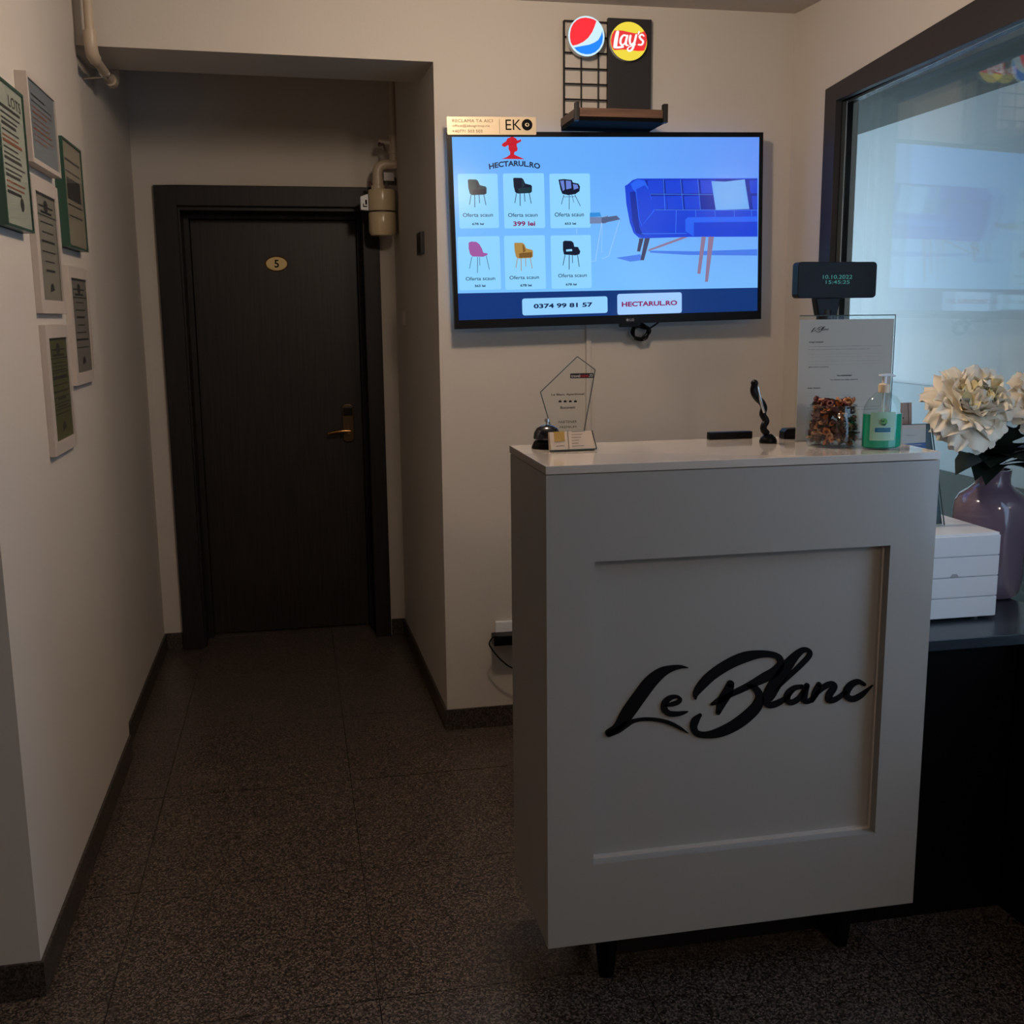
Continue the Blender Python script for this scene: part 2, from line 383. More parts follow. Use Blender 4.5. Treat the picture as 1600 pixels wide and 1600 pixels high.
wprism([(SE, 0), (6.6, 0), (6.6, CZ), (SE, CZ)], -.2, 0, bm)
struct('wall_right', bm, M_wall)
M_frame = mat('anthracite aluminium', (46, 43, 44), rough=.4, var=.05)
M_sash = mat('dark sash profile', (30, 34, 40), rough=.25, var=.05)
M_strip = mat('silver spacer bar', (236, 242, 242), rough=.18, metal=.5)
win = bpy.data.objects.new('window_1', None); COL.objects.link(win); win['kind'] = 'structure'; win.matrix_basis = Matrix.Translation(wp(.23, .66))
def zt2(s): return 2.238+(s-.212)*.070
fr = wprism([(.232, .66), (.300, .66), (.300, 2.223), (.232, ztop(.232))], -.012, .012)
# casing: outer edge rises toward the viewer, inner edge follows the sash
bmf = fr
def zin(s): return zt2(s)-.020+.0
quad = [(.232, ztop(.232)), (.300, 2.223), (1.5, 2.288), (1.5, ztop(1.5))]
wprism(quad, -.012, .012, bmf)
wprism([(1.5, 2.288), (SE, 2.34), (SE, 2.45), (1.5, ztop(1.5))], -.012, .012, bmf)
obj('window_frame', bmf, M_frame, win, bevel=.002)
obj('side_reveal', wprism([(.1155, .66), (.1195, .66), (.1195, 2.34), (.1155, 2.34)], -DG-.01, -.0305), M_sash, win)
sb = wprism([(.12, .66), (.205, .66), (.205, 2.24), (.12, 2.238)], -DG-.01, -DG+.012)
obj('sash', sb, M_sash, win, bevel=.002)
obj('spacer_strip', wprism([(.226, .68), (.250, .68), (.250, 2.235), (.226, 2.235)], -.066, -.062), M_strip, win)['label'] = 'bright silver strip along the sash'
obj('sash', wprism([(.12, zt2(.12)), (SE, zt2(SE)), (SE, 2.62), (.12, 2.34)], -DG-.012, -DG+.010), M_sash, win)
obj('spacer_strip', wprism([(.205, zt2(.205)), (3, zt2(3)), (3, zt2(3)+.008), (.205, zt2(.205)+.008)], -DG+.0125, -DG+.016), M_strip, win)
M_glass = glassmat('window glass', (251, 253, 252), 1.3)
obj('pane', wprism([(.20, .66), (SE, .66), (SE, 2.56), (.20, 2.28)], -DG-.004, -DG), M_glass, win)
obj('pane', wprism([(.20, .66), (SE, .66), (SE, 2.56), (.20, 2.28)], -DG-.034, -DG-.030), M_glass, win)
# light well outside: pale rendered wall with a darker plinth, added shading slab over it
M_ext = mat('pale exterior render', (196, 206, 212), rough=.9, var=.04, vscale=2)
M_ext2 = mat('grey green plinth render', (168, 184, 192), rough=.9, var=.05, vscale=2)
M_ext3 = mat('dark teal lower band', (58, 78, 80), rough=.8, var=.08, vscale=2)
struct('wall_outside', B((3.2, -2, 1.152), (3.4, 8, 3.3)), M_ext)
struct('wall_outside_plinth', B((3.18, -2, .74), (3.4, 8, 1.1519)), M_ext2)
struct('wall_outside_base', B((3.17, -2, -.1), (3.4, 8, .7399)), M_ext3)  # lowest band of the outside wall, plain dark teal
struct('wall_outside_end', B((1.9, 7.0, -.1), (3.3, 7.2, 4.2)), M_ext)
struct('shade_slab_outside', B((2.25, 1.3, 2.52), (3.2, 8, 2.66)), mat('dark shading slab', (104, 108, 104), rough=.9, var=.1, vscale=8))  # added slab, low and dark to shade the top of the outside wall
struct('ground_outside', B((2.3, -2, -.12), (3.3, 8, -.06)), M_ext)  # unseen ground, kept pale to bounce daylight onto the lower wall

# ---- cabinet pieces of the low counter behind the desk
ct = thing('counter', 'long low black counter with dark grey top running behind the white desk', 'counter', (1.3, 2.27, 0))
obj('worktop', quad_prism(bmesh.new(), [(1.381, 2.235, .718), (1.93, 2.235, .718), (1.85, 3.2, .718), (1.1, 3.2, .718), (1.1, 2.48, .718), (1.381, 2.48, .718)], (0, 0, .027)), M_cnt, ct, bevel=.002)
obj('front_panel', B((1.385, 2.272, 0), (1.735, 2.29, .717)), M_blk_lam, ct, bevel=.001)
obj('plinth', B((.68, 2.272, 0), (1.383, 2.29, .142)), M_blk_lam, ct, bevel=.001)
obj('end_panel', B((1.737, 1.3, 0), (1.752, 2.35, .717)), M_blk_lam, ct, bevel=.001)

# ================================================================== DESK
dk = thing('reception_desk', 'white glossy reception desk with framed front panel and script name sign', 'desk', (.93, 2.28, 0))
X0, X1, Y0, Y1, ZB, ZT = .492, 1.377, 2.10, 2.47, .149, 1.203
fb = bmesh.new()
xa, xb, za, zb = .595, 1.269, .338, 1.018
for a, b in (((X0, Y0, ZB), (xa, Y0+.032, ZT)), ((xb, Y0, ZB), (X1, Y0+.032, ZT)), ((xa, Y0, zb), (xb, Y0+.032, ZT)), ((xa, Y0, ZB), (xb, Y0+.032, za))): box(fb, a, b)
bmesh.ops.remove_doubles(fb, verts=fb.verts, dist=1e-5)
obj('front_frame', fb, M_white, dk)
obj('inset_panel', B((xa-.02, Y0+.0325, za-.02), (xb+.02, Y0+.045, zb+.02)), M_white, dk)
lip = bmesh.new()
for a, b in (((xa, Y0+.024, za), (xb, Y0+.0324, za+.006)), ((xa, Y0+.024, za+.006), (xa+.004, Y0+.0324, zb)), ((xb-.004, Y0+.024, za+.006), (xb, Y0+.0324, zb))): box(lip, a, b)
obj('panel_bead', lip, M_whitetop, dk)
obj('side_panel', B((X0, Y0+.0325, ZB), (X0+.02, Y1, ZT)), M_white, dk, bevel=.001)
obj('side_panel', B((X1-.02, Y0+.0325, ZB), (X1, Y1, ZT)), M_white, dk, bevel=.001)
obj('bottom_panel', B((X0+.021, Y0+.0455, ZB), (X1-.021, Y1, ZB+.02)), M_white, dk)
obj('desk_top', B((X0-.001, Y0-.001, ZT+.002), (X1+.001, Y1+.005, 1.222)), M_whitetop, dk, bevel=.0015)
for lx, ly in ((.655, 2.20), (1.25, 2.20), (.655, 2.42), (1.25, 2.42)):
    obj('leg', lathe(bmesh.new(), [(.016, 0), (.018, .004), (.032, .14), (.034, .1489)], (lx, ly, 0), 20), M_black, dk, smooth=True)
PL = Plane((0, Y0+.0325, 0), (1, 0, 0), (0, 0, 1))
def convlogo(x, y): return PL.px(920+x/3.404, 980+y/3.404)
lg = bmesh.new()
for s in LOGO: stroke(lg, PL, s, convlogo, 0, .004)
lgo = obj('name_lettering', lg, M_ink, dk); lgo['label'] = 'black script lettering Le Blanc'

# ================================================================== TELEVISION
ctl = ony(700, 208, 3.715); ctr = ony(1193, 205, 3.715)
ang = math.atan2(.0235, 1.127)
U = Vector((math.cos(ang), 0, math.sin(ang))); Vv = Vector((-math.sin(ang), 0, math.cos(ang)))
tvM = Matrix(((U.x, 0, Vv.x, 0), (0, 1, 0, 0), (U.z, 0, Vv.z, 0), (0, 0, 0, 1)))
q = [ony(*p, 3.715) for p in ((700, 208), (1193, 205), (1188, 500), (709, 513))]
cen = sum(q, Vector())/4
TW = ((q[1]-q[0]).length+(q[2]-q[3]).length)/4; TH = ((q[0]-q[3]).length+(q[1]-q[2]).length)/4
PT = Plane(cen, U, Vv)   # n points to -y
tv = thing('television', 'large wall-mounted television showing blue sofa advert with chair offers', 'television', cen, M=tvM)
def tvbox(u0, v0, u1, v1, h0, h1, bm=None): return quad_prism(bm or bmesh.new(), [PT.at(*p, h0) for p in ((u0, v0), (u1, v0), (u1, v1), (u0, v1))], PT.n*(h1-h0))
BZ = .017
sc_l, sc_r, sc_t, sc_b = -TW+BZ*.9, TW-BZ*.8, TH-.016, -TH+.030
bz = tvbox(-TW, sc_t, TW, TH, -.02, .003); tvbox(-TW, -TH, TW, sc_b, -.02, .003, bz); tvbox(-TW, sc_b, sc_l, sc_t, -.02, .003, bz); tvbox(sc_r, sc_b, TW, sc_t, -.02, .003, bz)
obj('bezel', bz, M_black, tv)
obj('back_housing', tvbox(-TW+.06, -TH+.04, TW-.06, TH-.1, -.062, -.021), M_blackm, tv, bevel=.01)
obj('logo_box', tvbox(.03, -TH-.012, .10, -TH-.0002, -.016, .002), M_black, tv, bevel=.002)
mk = bmesh.new(); text(mk, PT, 'LG', (.064, -TH+.008, .080, -TH+.017), h=.0036, bold=.03)
flat(mk, PT, [(.056+.0048*math.cos(t), -TH+.0125+.0048*math.sin(t)) for t in [k*math.pi/8 for k in range(16)]], .0034)
obj('maker_mark', mk, mat('grey mark', (150, 150, 155), rough=.5), tv)
# backlit picture
def grad_screen():
    m = screenmat('advert background', (100, 168, 250)); nt = m.node_tree; L = nt.links; b = nt.nodes['Principled BSDF']
    tc = nt.nodes.new('ShaderNodeTexCoord'); sp = nt.nodes.new('ShaderNodeSeparateXYZ'); L.new(tc.outputs['Object'], sp.inputs[0])
    mr = nt.nodes.new('ShaderNodeMapRange'); mr.inputs[1].default_value = -.55; mr.inputs[2].default_value = .55; L.new(sp.outputs[0], mr.inputs[0])
    r = nt.nodes.new('ShaderNodeValToRGB'); L.new(mr.outputs[0], r.inputs[0]); e = r.color_ramp.elements
    e[0].color = (*lin((108, 178, 252)), 1); e[1].color = (*lin((100, 148, 245)), 1); x = e.new(.45); x.color = (*lin((102, 172, 252)), 1)
    mr2 = nt.nodes.new('ShaderNodeMapRange'); mr2.inputs[1].default_value = .22; mr2.inputs[2].default_value = -.28; L.new(sp.outputs[2], mr2.inputs[0])
    mx = nt.nodes.new('ShaderNodeMix'); mx.data_type = 'RGBA'; L.new(r.outputs[0], mx.inputs[6]); mx.inputs[7].default_value = (*lin((128, 200, 255)), 1)
    ml = nt.nodes.new('ShaderNodeMath'); ml.operation = 'MULTIPLY'; ml.inputs[1].default_value = .75; L.new(mr2.outputs[0], ml.inputs[0])
    L.new(ml.outputs[0], mx.inputs[0]); L.new(mx.outputs[2], b.inputs['Emission Color'])
    return m
scr = obj('screen', tvbox(sc_l, sc_b, sc_r, sc_t, -.018, -.001), grad_screen(), tv)
S_card = screenmat('card cyan', (142, 212, 255)); S_navy = screenmat('navy band', (16, 52, 118)); S_dk = screenmat('screen dark ink', (26, 44, 66)); S_red = screenmat('screen red', (196, 28, 44))
S_mag = screenmat('screen magenta ink', (132, 22, 84)); S_teal = screenmat('dark teal chair', (22, 52, 62)); S_teal2 = screenmat('dark navy chair', (14, 22, 46)); S_pink = screenmat('plum chair', (158, 88, 160)); S_must = screenmat('mustard chair', (172, 134, 70))
S_blue = screenmat('sofa blue', (24, 64, 214)); S_blue2 = screenmat('sofa bright blue', (38, 98, 240)); S_blue3 = screenmat('sofa deep blue', (16, 40, 160)); S_pil = screenmat('cushion pale blue', (110, 170, 240)); S_leg = screenmat('wood leg', (140, 118, 150)); S_legd = screenmat('dark wood leg', (62, 60, 92))
S_box = screenmat('pale button', (146, 208, 255)); S_shadow = screenmat('blue shade', (74, 124, 232)); S_line = screenmat('seam light blue', (80, 150, 250)); S_wl = screenmat('pale wire', (170, 210, 255)); S_lil = screenmat('lilac wire seat', (104, 130, 214))
H = -.0009
def scr_part(name, mt, polys=(), lines=(), cr=None, h=.0002, label=None):
    bm = bmesh.new()
    for p in polys: flatpx(bm, PT, cr(p) if cr else p, H+h)
    for a, b, wd in lines:
        pa, pb = (cr([a, b]) if cr else (a, b)); line(bm, PT, PT.px(*pa), PT.px(*pb), wd, H+h+.0003)
    o = obj(name, bm, mt, scr)
    if label: o['label'] = label
    return o
def clipr(pts): return [(min(x, 1183.5), y) for x, y in pts]
# lower navy band
bl = PT.px(712, 498); n0 = PT.px(950, 456.5)[1]; 
bm = bmesh.new(); flat(bm, PT, [(sc_l, sc_b), (sc_r, sc_b), (sc_r, PT.px(1182, 449.5)[1]), (sc_l, PT.px(714, 458.5)[1])], H+.0001); obj('navy_band', bm, S_navy, scr)
C4 = crop(690, 170, 4.446); C5 = crop(940, 170, 4.446)
cards = [(125, 450, 388, 832), (437, 447, 711, 832), (757, 449, 1030, 830), (124, 884, 402, 1262), (444, 878, 717, 1258), (765, 876, 1037, 1252)]
for k, (a, b, c, d) in enumerate(cards):
    bm = bmesh.new(); p0 = PT.px(*C4([(a, d)])[0]); p1 = PT.px(*C4([(c, b)])[0])
    flat(bm, PT, rrect(p0[0], p0[1], p1[0], p1[1], .006), H+.0002); obj('offer_card', bm, S_card, scr)
def armchair(dx, dy, m, md):
    mv = lambda P: [(x+dx, y+dy) for x, y in P]
    scr_part('chair_picture', m, [mv([(182, 495), (190, 490), (240, 491), (252, 500), (266, 530), (306, 540), (313, 550), (312, 588), (300, 596), (215, 600), (196, 590), (186, 550)])],
        [(mv([(206, 590)])[0], mv([(194, 666)])[0], .0022), (mv([(230, 598)])[0], mv([(231, 685)])[0], .0024), (mv([(260, 594)])[0], mv([(264, 656)])[0], .0022), (mv([(292, 590)])[0], mv([(308, 669)])[0], .0022)], C4, .0004)
    scr_part('seat_shading', md, [mv([(216, 566), (240, 560), (304, 556), (308, 586), (298, 592), (218, 596)]), mv([(240, 502), (248, 505), (262, 548), (244, 558)])], (), C4, .0010)
armchair(0, 0, S_teal, S_teal2); armchair(315, -11, S_teal2, S_teal); 
armchair(322, 440, S_must, screenmat('dark mustard', (120, 86, 44)))
scr_part('chair_picture', S_teal2, [[(812, 492), (850, 488), (905, 494), (912, 512), (950, 520), (962, 540), (958, 572), (930, 592), (880, 600), (838, 590), (826, 560)]], [((850, 596), (832, 664), .0018), ((886, 600), (886, 700), .0018), ((925, 596), (964, 676), .0018), ((905, 596), (918, 650), .0015), ((845, 612), (930, 610), .0012)], C4, .0004)
scr_part('wire_back', S_lil, [[(822, 500), (850, 497), (856, 560), (842, 572)], [(862, 498), (898, 502), (902, 552), (866, 560)], [(912, 522), (944, 528), (950, 552), (918, 562)]], (), C4, .0010)
scr_part('chair_picture', S_pink, [[(188, 930), (205, 922), (240, 924), (262, 940), (280, 970), (290, 1000), (318, 1004), (320, 1014), (290, 1028), (215, 1026), (198, 1010), (188, 970)]], (), C4, .0004)
scr_part('chair_legs', S_teal2, (), [((210, 1028), (194, 1110), .0016), ((250, 1030), (249, 1140), .0018), ((264, 1030), (266, 1090), .0014), ((310, 1020), (332, 1118), .0016)], C4, .0005)
scr_part('chair_picture', S_teal2, [[(843, 925), (855, 916), (900, 918), (916, 930), (922, 958), (948, 960), (955, 975), (964, 990), (958, 1010), (930, 1018), (850, 1012), (843, 980)]], [((858, 1014), (843, 1088), .0022), ((886, 1016), (886, 1116), .0024), ((908, 1016), (910, 1072), .002), ((944, 1012), (956, 1098), .0022)], C4, .0004)
scr_part('seat_shading', S_card, [[(864, 978), (905, 974), (908, 988), (866, 992)]], (), C4, .0010)
def stext(name, mt, items):
    for s, x0, yb, x1, yt, bo in items:
        bm = bmesh.new(); (a, b), (c, d) = C4([(x0, yb), (x1, yt)]); textpx(bm, PT, s, a, b, c, d, h=H+.0011, bold=bo); obj(name, bm, mt, scr)
stext('offer_text', S_dk, [('Oferta scaun', 148, 752, 356, 722, .008), ('678 lei', 212, 808, 293, 791, .03), ('Oferta scaun', 462, 752, 666, 722, .008), ('Oferta scaun', 786, 750, 988, 718, .008), ('653 lei', 856, 806, 934, 788, .03),
   ('Oferta scaun', 168, 1194, 371, 1164, .008), ('363 lei', 230, 1239, 305, 1220, .03), ('Oferta scaun', 472, 1186, 676, 1156, .008), ('678 lei', 547, 1236, 626, 1216, .03), ('Oferta scaun', 810, 1172, 1008, 1142, .008), ('678 lei', 863, 1229, 939, 1210, .03)])
stext('price_text', S_mag, [('399 lei', 498, 816, 650, 780, .03)])
for a, b, c, d in ((562, 1302, 1152, 1436),):
    bm = bmesh.new(); p0 = PT.px(*C4([(a, d)])[0]); p1 = PT.px(*C4([(c, b)])[0]); flat(bm, PT, rrect(p0[0], p0[1], p1[0], p1[1], .008), H+.0003); obj('button', bm, S_box, scr)
bm = bmesh.new(); p0 = PT.px(*C5([(110, 1432)])[0]); p1 = PT.px(*C5([(557, 1274)])[0]); flat(bm, PT, rrect(p0[0], p0[1], p1[0], p1[1], .008), H+.0003); obj('button', bm, screenmat('pale lilac button', (158, 202, 255)), scr)
stext('phone_number', screenmat('navy ink', (10, 30, 74)), [('0374 99 81 57', 640, 1388, 1048, 1344, .035)])
bm = bmesh.new(); (a, b), (c, d) = C5([(140, 1376), (525, 1330)]); textpx(bm, PT, 'HECTARUL.RO', a, b, c, d, h=H+.0011, bold=.04); obj('web_address', bm, S_mag, scr)
# arched brand name and red hat silhouette
p0 = PT.px(*C4([(332, 422)])[0]); p1 = PT.px(*C4([(682, 384)])[0])
def arch(u, v):
    t = (u-p0[0])/(p1[0]-p0[0])*2-1; return u-(v-p0[1])*t*-.12, v+.0105*(1-t*t)
bm = bmesh.new(); text(bm, PT, 'HECTARUL.RO', (p0[0], p0[1], p1[0], p1[1]+.001), h=H+.0011, bold=.035, warp=arch); obj('brand_name', bm, S_dk, scr)
scr_part('hat_emblem', S_red, [[(417, 256), (424, 240), (448, 226), (456, 206), (478, 198), (490, 190), (502, 198), (518, 206), (526, 220), (553, 212), (551, 228), (520, 244), (460, 254), (438, 266)], [(464, 246), (522, 240), (522, 260), (529, 276), (522, 282), (524, 294), (506, 300), (504, 322), (476, 322), (476, 300), (466, 282)], [(476, 318), (504, 318), (530, 334), (576, 350), (416, 348), (452, 336)]], (), C4, .0006)
# side table and picture on the advert
scr_part('side_table', screenmat('table slate', (112, 130, 170)), [[(1030, 752), (1120, 752), (1155, 742), (1158, 782), (1140, 796), (1030, 798)]], (), C4, .0003)
scr_part('side_table', screenmat('table edge', (80, 92, 130)), [[(0, 756), (105, 742), (130, 768), (85, 778), (0, 796)]], [], C5, .0004)
for sg in [((1112, 790), (1070, 1050), .0018), ((1030, 1062), (1078, 1056), .0014), ((938, 832), (938, 870), .0014)]: scr_part('side_table_wire', S_wl, (), [sg], C4, .0003)
for sg in [((124, 776), (50, 1022), .0014), ((50, 1022), (0, 1042), .0014), ((4, 800), (0, 1000), .0012)]: scr_part('side_table_wire', S_wl, (), [sg], C5, .0003)
scr_part('teal_book', screenmat('book teal', (50, 140, 220)), [[(1030, 722), (1100, 720), (1110, 748), (1030, 752)]], (), C4, .0005)
# sofa
cl5 = lambda P: clipr(C5(P))
scr_part('floor_shadow', S_shadow, [[(330, 985), (640, 990), (1100, 975), (1100, 1020), (600, 1015), (340, 1000)], [(100, 1035), (270, 1010), (290, 1050), (200, 1062)]], (), cl5, .0002)
scr_part('sofa_leg', S_legd, [[(262, 900), (292, 900), (268, 992), (246, 990)], [(300, 900), (336, 898), (294, 1052), (270, 1052)]], (), cl5, .0003)
scr_part('sofa_leg', S_leg, [[(560, 890), (600, 892), (400, 965), (320, 990), (330, 975)]], (), cl5, .00025)
scr_part('sofa_body', S_blue, [[(162, 535), (180, 526), (215, 495), (250, 484), (1100, 482), (1100, 888), (600, 890), (290, 900), (258, 895), (222, 862), (196, 790), (172, 660)]], (), cl5, .0004)
scr_part('sofa_back', S_blue3, [[(300, 492), (1100, 488), (1100, 700), (372, 702)], [(196, 580), (236, 572), (262, 820), (290, 880), (240, 862), (214, 780)]], (), cl5, .0006)
scr_part('sofa_arm', S_blue2, [[(200, 520), (250, 490), (300, 500), (330, 560), (368, 708), (278, 815), (258, 760), (236, 580), (215, 556)]], (), cl5, .0008)
scr_part('sofa_arm', S_blue, [[(240, 560), (300, 530), (330, 570), (362, 704), (280, 810), (262, 760)]], (), cl5, .0010)
for x, y in ((312, 488), (434, 488), (556, 488), (678, 488), (1020, 488), (338, 598), (446, 598), (566, 598), (1036, 598)): scr_part('sofa_tuft', S_blue, [[(x+6, y+8), (x+112, y+6), (x+118, y+98), (x+14, y+100)]], (), cl5, .0010)
scr_part('sofa_seam', S_line, (), [((428, 490), (440, 700), .0012), ((548, 490), (566, 700), .0012), ((668, 490), (686, 700), .0012), ((340, 592), (780, 596), .0012), ((372, 702), (1086, 704), .0012), ((518, 706), (514, 862), .0012), ((652, 706), (654, 750), .001), ((786, 706), (788, 750), .001), ((920, 706), (922, 750), .001), ((1040, 706), (1042, 750), .001), ((275, 868), (590, 866), .0012)], cl5, .0011)
scr_part('cushion', S_pil, [[(762, 502), (860, 506), (994, 490), (1004, 600), (1026, 696), (900, 700), (792, 704), (780, 600)]], (), cl5, .0014)
scr_part('bench', S_blue2, [[(580, 770), (600, 754), (1100, 748), (1100, 884), (640, 888), (582, 850)]], (), cl5, .0016)
scr_part('bench', S_blue, [[(640, 790), (1100, 784), (1100, 884), (640, 888)]], (), cl5, .0018)
scr_part('bench_leg', S_leg, [[(694, 888), (724, 888), (686, 1148), (664, 1144)], [(742, 888), (780, 888), (738, 1202), (718, 1202)]], (), cl5, .0012)

# small gold board on the television's top left corner
e0 = PT.px(698.5, 211); e1 = PT.px(836.5, 183)
ek = thing('advert_plate', 'pale gold plate reading EKO on top left corner of the television', 'sign', PT.at(e0[0]+.15, e0[1], .01), M=tvM)
obj('plate', quad_prism(bmesh.new(), [PT.at(*p, .0045) for p in rrect(e0[0], e0[1], e1[0], e1[1]-.001, .003)], PT.n*.003), M_gold, ek)
bm = bmesh.new(); CE = C4
for s, x0, yb, x1, yt, bo in (('RECLAMA TA AICI', 72, 97, 352, 76, 0), ('office@ekogroup.ro', 72, 133, 330, 112, 0), ('+40771 503 503', 72, 168, 280, 148, 0)):
    (a, b), (c, d) = C4([(x0, yb), (x1, yt)]); textpx(bm, PT, s, a, b, c, d, h=.0085, bold=bo)
line(bm, PT, PT.px(*C4([(398, 75)])[0]), PT.px(*C4([(400, 175)])[0]), .0012, .0079)
obj('small_print', bm, mat('pale grey print', (120, 100, 80), rough=.5), ek)
bm = bmesh.new(); (a, b), (c, d) = C4([(442, 150), (548, 78)]); textpx(bm, PT, 'EK', a, b, c, d, h=.0085, bold=.0)
cc = PT.px(*C4([(590, 114)])[0]); R1 = .0185
flat(bm, PT, [(cc[0]+R1*math.cos(t), cc[1]+R1*math.sin(t)) for t in [k*math.pi/14 for k in range(28)]], .0082)
obj('bold_lettering', bm, M_ink, ek)
bm = bmesh.new()
for r, dx in ((.0075, 0),): flat(bm, PT, [(cc[0]+r*math.cos(t), cc[1]+r*.8*math.sin(t)) for t in [k*math.pi/8 for k in range(16)]], .0086)
obj('ring_centre', bm, M_gold, ek)
bm = bmesh.new(); flat(bm, PT, [(cc[0]-.004, cc[1]+.001), (cc[0]+.002, cc[1]+.005), (cc[0]+.005, cc[1]-.002), (cc[0]+.001, cc[1]-.004)], .009); obj('ring_mark', bm, M_ink, ek)

# cable bundle, trunking, socket
bm = bmesh.new(); bc = ony(1001, 515, 3.76)
for k in range(5):
    a0 = rnd.uniform(0, 6); cx = bc.x+rnd.uniform(-.008, .008); cz = bc.z-.008+rnd.uniform(-.006, .006); rx = rnd.uniform(.026, .036); rz = rnd.uniform(.018, .028)
    tube(bm, [(cx+rx*math.cos(a0+t), bc.y+.006*math.sin(3*t+k)+k*.003-.006, cz+rz*math.sin(a0+t)) for t in [2*math.pi*j/24 for j in range(25)]], .0028, 8)
tube(bm, catmull([(bc.x-.03, 3.74, bc.z+.03), (bc.x-.01, 3.755, bc.z+.01), (bc.x+.03, 3.755, bc.z+.004), (bc.x+.075, 3.745, bc.z+.035)]), .003, 8)
tag(obj('cable_bundle', bm, M_black, smooth=True), 'coiled black cables hanging under the television', 'cable')
tag(obj('cable_trunking', B((1.036, 3.778, .12), (1.054, 3.7895, 1.60)), M_wall, bevel=.001), 'thin cream cable trunking running down the wall below the television', 'trunking')
so = thing('wall_socket', 'white wall socket with black charger low beside the desk', 'socket', (.735, 3.79, .33))
obj('socket_plate', B((.690, 3.775, .325), (.775, 3.7895, .41)), M_pwhite, so, bevel=.004)
obj('charger', B((.672, 3.715, .335), (.79, 3.7745, .372)), M_black, so, bevel=.006)
obj('cord', T(catmull([(.70, 3.72, .365), (.672, 3.715, .372), (.655, 3.715, .35), (.665, 3.715, .325), (.70, 3.715, .28), (.745, 3.72, .245), (.80, 3.72, .24)]), .0028, 8), M_black, so, smooth=True)

# ================================================================== SHELF RACK AND LIT SIGNS
rk = thing('display_rack', 'black wire grid rack with dark panel and wooden tray above the television', 'rack', (1.1, 3.79, 2.15))
Pw = Plane((0, 3.775, 0), (1, 0, 0), (0, 0, 1)); C6 = crop(860, 10, 8)
def w6(x, y): return Pw.px(*C6([(x, y)])[0])
bm = bmesh.new()
def rod(a, b, r=.0032): tube(bm, [Pw.at(*a), Pw.at(*b)], r, 6)
gx0 = w6(168, 180)[0]; gx1 = w6(720, 180)[0]; gt = w6(168, 182)[1]; gb = 2.155
for x in (168, 384, 598): xx = w6(x, 700)[0]; rod((xx, gb), (xx, gt), .0038 if x == 168 else .0028)
for y in (184, 384, 578, 776, 968, 1162, 1350): zz = w6(300, y)[1]; rod((gx0, zz), (gx1, zz), .0028)
obj('wire_grid', bm, M_blackm, rk)
a = w6(712, 148); b = w6(1240, 1500)
obj('back_panel', B((a[0], 3.765, 2.155), (b[0], 3.783, w6(900, 158)[1])), mat('charcoal board', (38, 36, 38), rough=.6), rk, bevel=.002)
Yf = 3.555; zb_ = 2.150; zt_ = ony(905, 168, Yf).z; xl = .940; xr = 1.238
obj('tray_floor', B((xl, Yf, zb_), (xr+.01, 3.763, zb_+.012)), mat('tray underside', (8, 8, 8), rough=.8, spec=.1), rk)
obj('tray_board', B((xl+.008, Yf-.002, zb_+.0125), (xr-.004, Yf+.012, zt_)), M_wood, rk, bevel=.001)
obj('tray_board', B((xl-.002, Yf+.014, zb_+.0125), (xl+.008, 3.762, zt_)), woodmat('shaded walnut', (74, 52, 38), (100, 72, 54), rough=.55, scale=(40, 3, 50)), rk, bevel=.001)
obj('tray_board', B((xr, Yf+.014, zb_+.0125), (xr+.010, 3.762, zt_)), M_wood, rk, bevel=.001)
obj('corner_post', B((xl-.006, Yf-.010, zb_-.002), (xl+.0075, Yf+.0135, zt_+.016)), M_blackm, rk, bevel=.002)
obj('corner_post', B((xr-.0035, Yf-.010, zb_-.002), (xr+.0115, Yf+.0135, zt_+.018)), M_blackm, rk, bevel=.002)
def lit_sign(name, label, cxp, cyp, rxp, ryp, y):
    P = Plane(ony(*C6([(cxp, cyp)])[0], y), (1, 0, 0), (0, 0, 1)); f = lambda p: [P.px(*k) for k in C6(p)]
    rx = abs(f([(cxp+rxp, cyp)])[0][0]); ry = abs(f([(cxp, cyp-ryp)])[0][1])
    t = thing(name, label, 'sign', P.o, 'round lit brand signs on the rack')
    ell = lambda s: [(rx*s*math.cos(k*math.pi/24), ry*s*math.sin(k*math.pi/24)) for k in range(48)]
    obj('housing', quad_prism(bmesh.new(), [P.at(*q, -.025) for q in ell(.99)], P.n*.0248), M_pwhite, t)
    return t, P, f, ell
t, P, f, ell = lit_sign('round_light_sign', 'round lit sign split red, white and blue hanging on wire grid', 450, 373, 226, 254, 3.735)
obj('lit_face', flat(bmesh.new(), P, ell(1), .0002), mat('sign white', (60, 60, 60), rough=.3, emit=(205, 240, 250), estr=1.0), t)
bm = bmesh.new(); flat(bm, P, f([(575, 185), (545, 165), (500, 150), (440, 140), (380, 148), (330, 172), (285, 215), (258, 270), (245, 330), (243, 390), (252, 445), (268, 478), (282, 492), (340, 478), (410, 445), (470, 395), (520, 325), (550, 255)]), .0008)
obj('red_field', bm, mat('sign red', (200, 20, 30), rough=.3, emit=(250, 44, 54)), t)
bm = bmesh.new(); flat(bm, P, f([(648, 305), (632, 360), (598, 420), (545, 455), (480, 480), (400, 494), (295, 515), (330, 555), (380, 585), (440, 600), (500, 597), (560, 572), (610, 525), (645, 460), (656, 390)]), .0008)
obj('blue_field', bm, mat('sign blue', (20, 90, 200), rough=.3, emit=(22, 122, 240)), t)
t, P, f, ell = lit_sign('round_light_sign', 'round lit yellow sign with red banner hanging on black panel', 980, 437, 228, 244, 3.745)
obj('lit_face', flat(bmesh.new(), P, ell(1), .0002), mat('sign yellow', (80, 70, 20), rough=.3, emit=(236, 214, 66)), t)
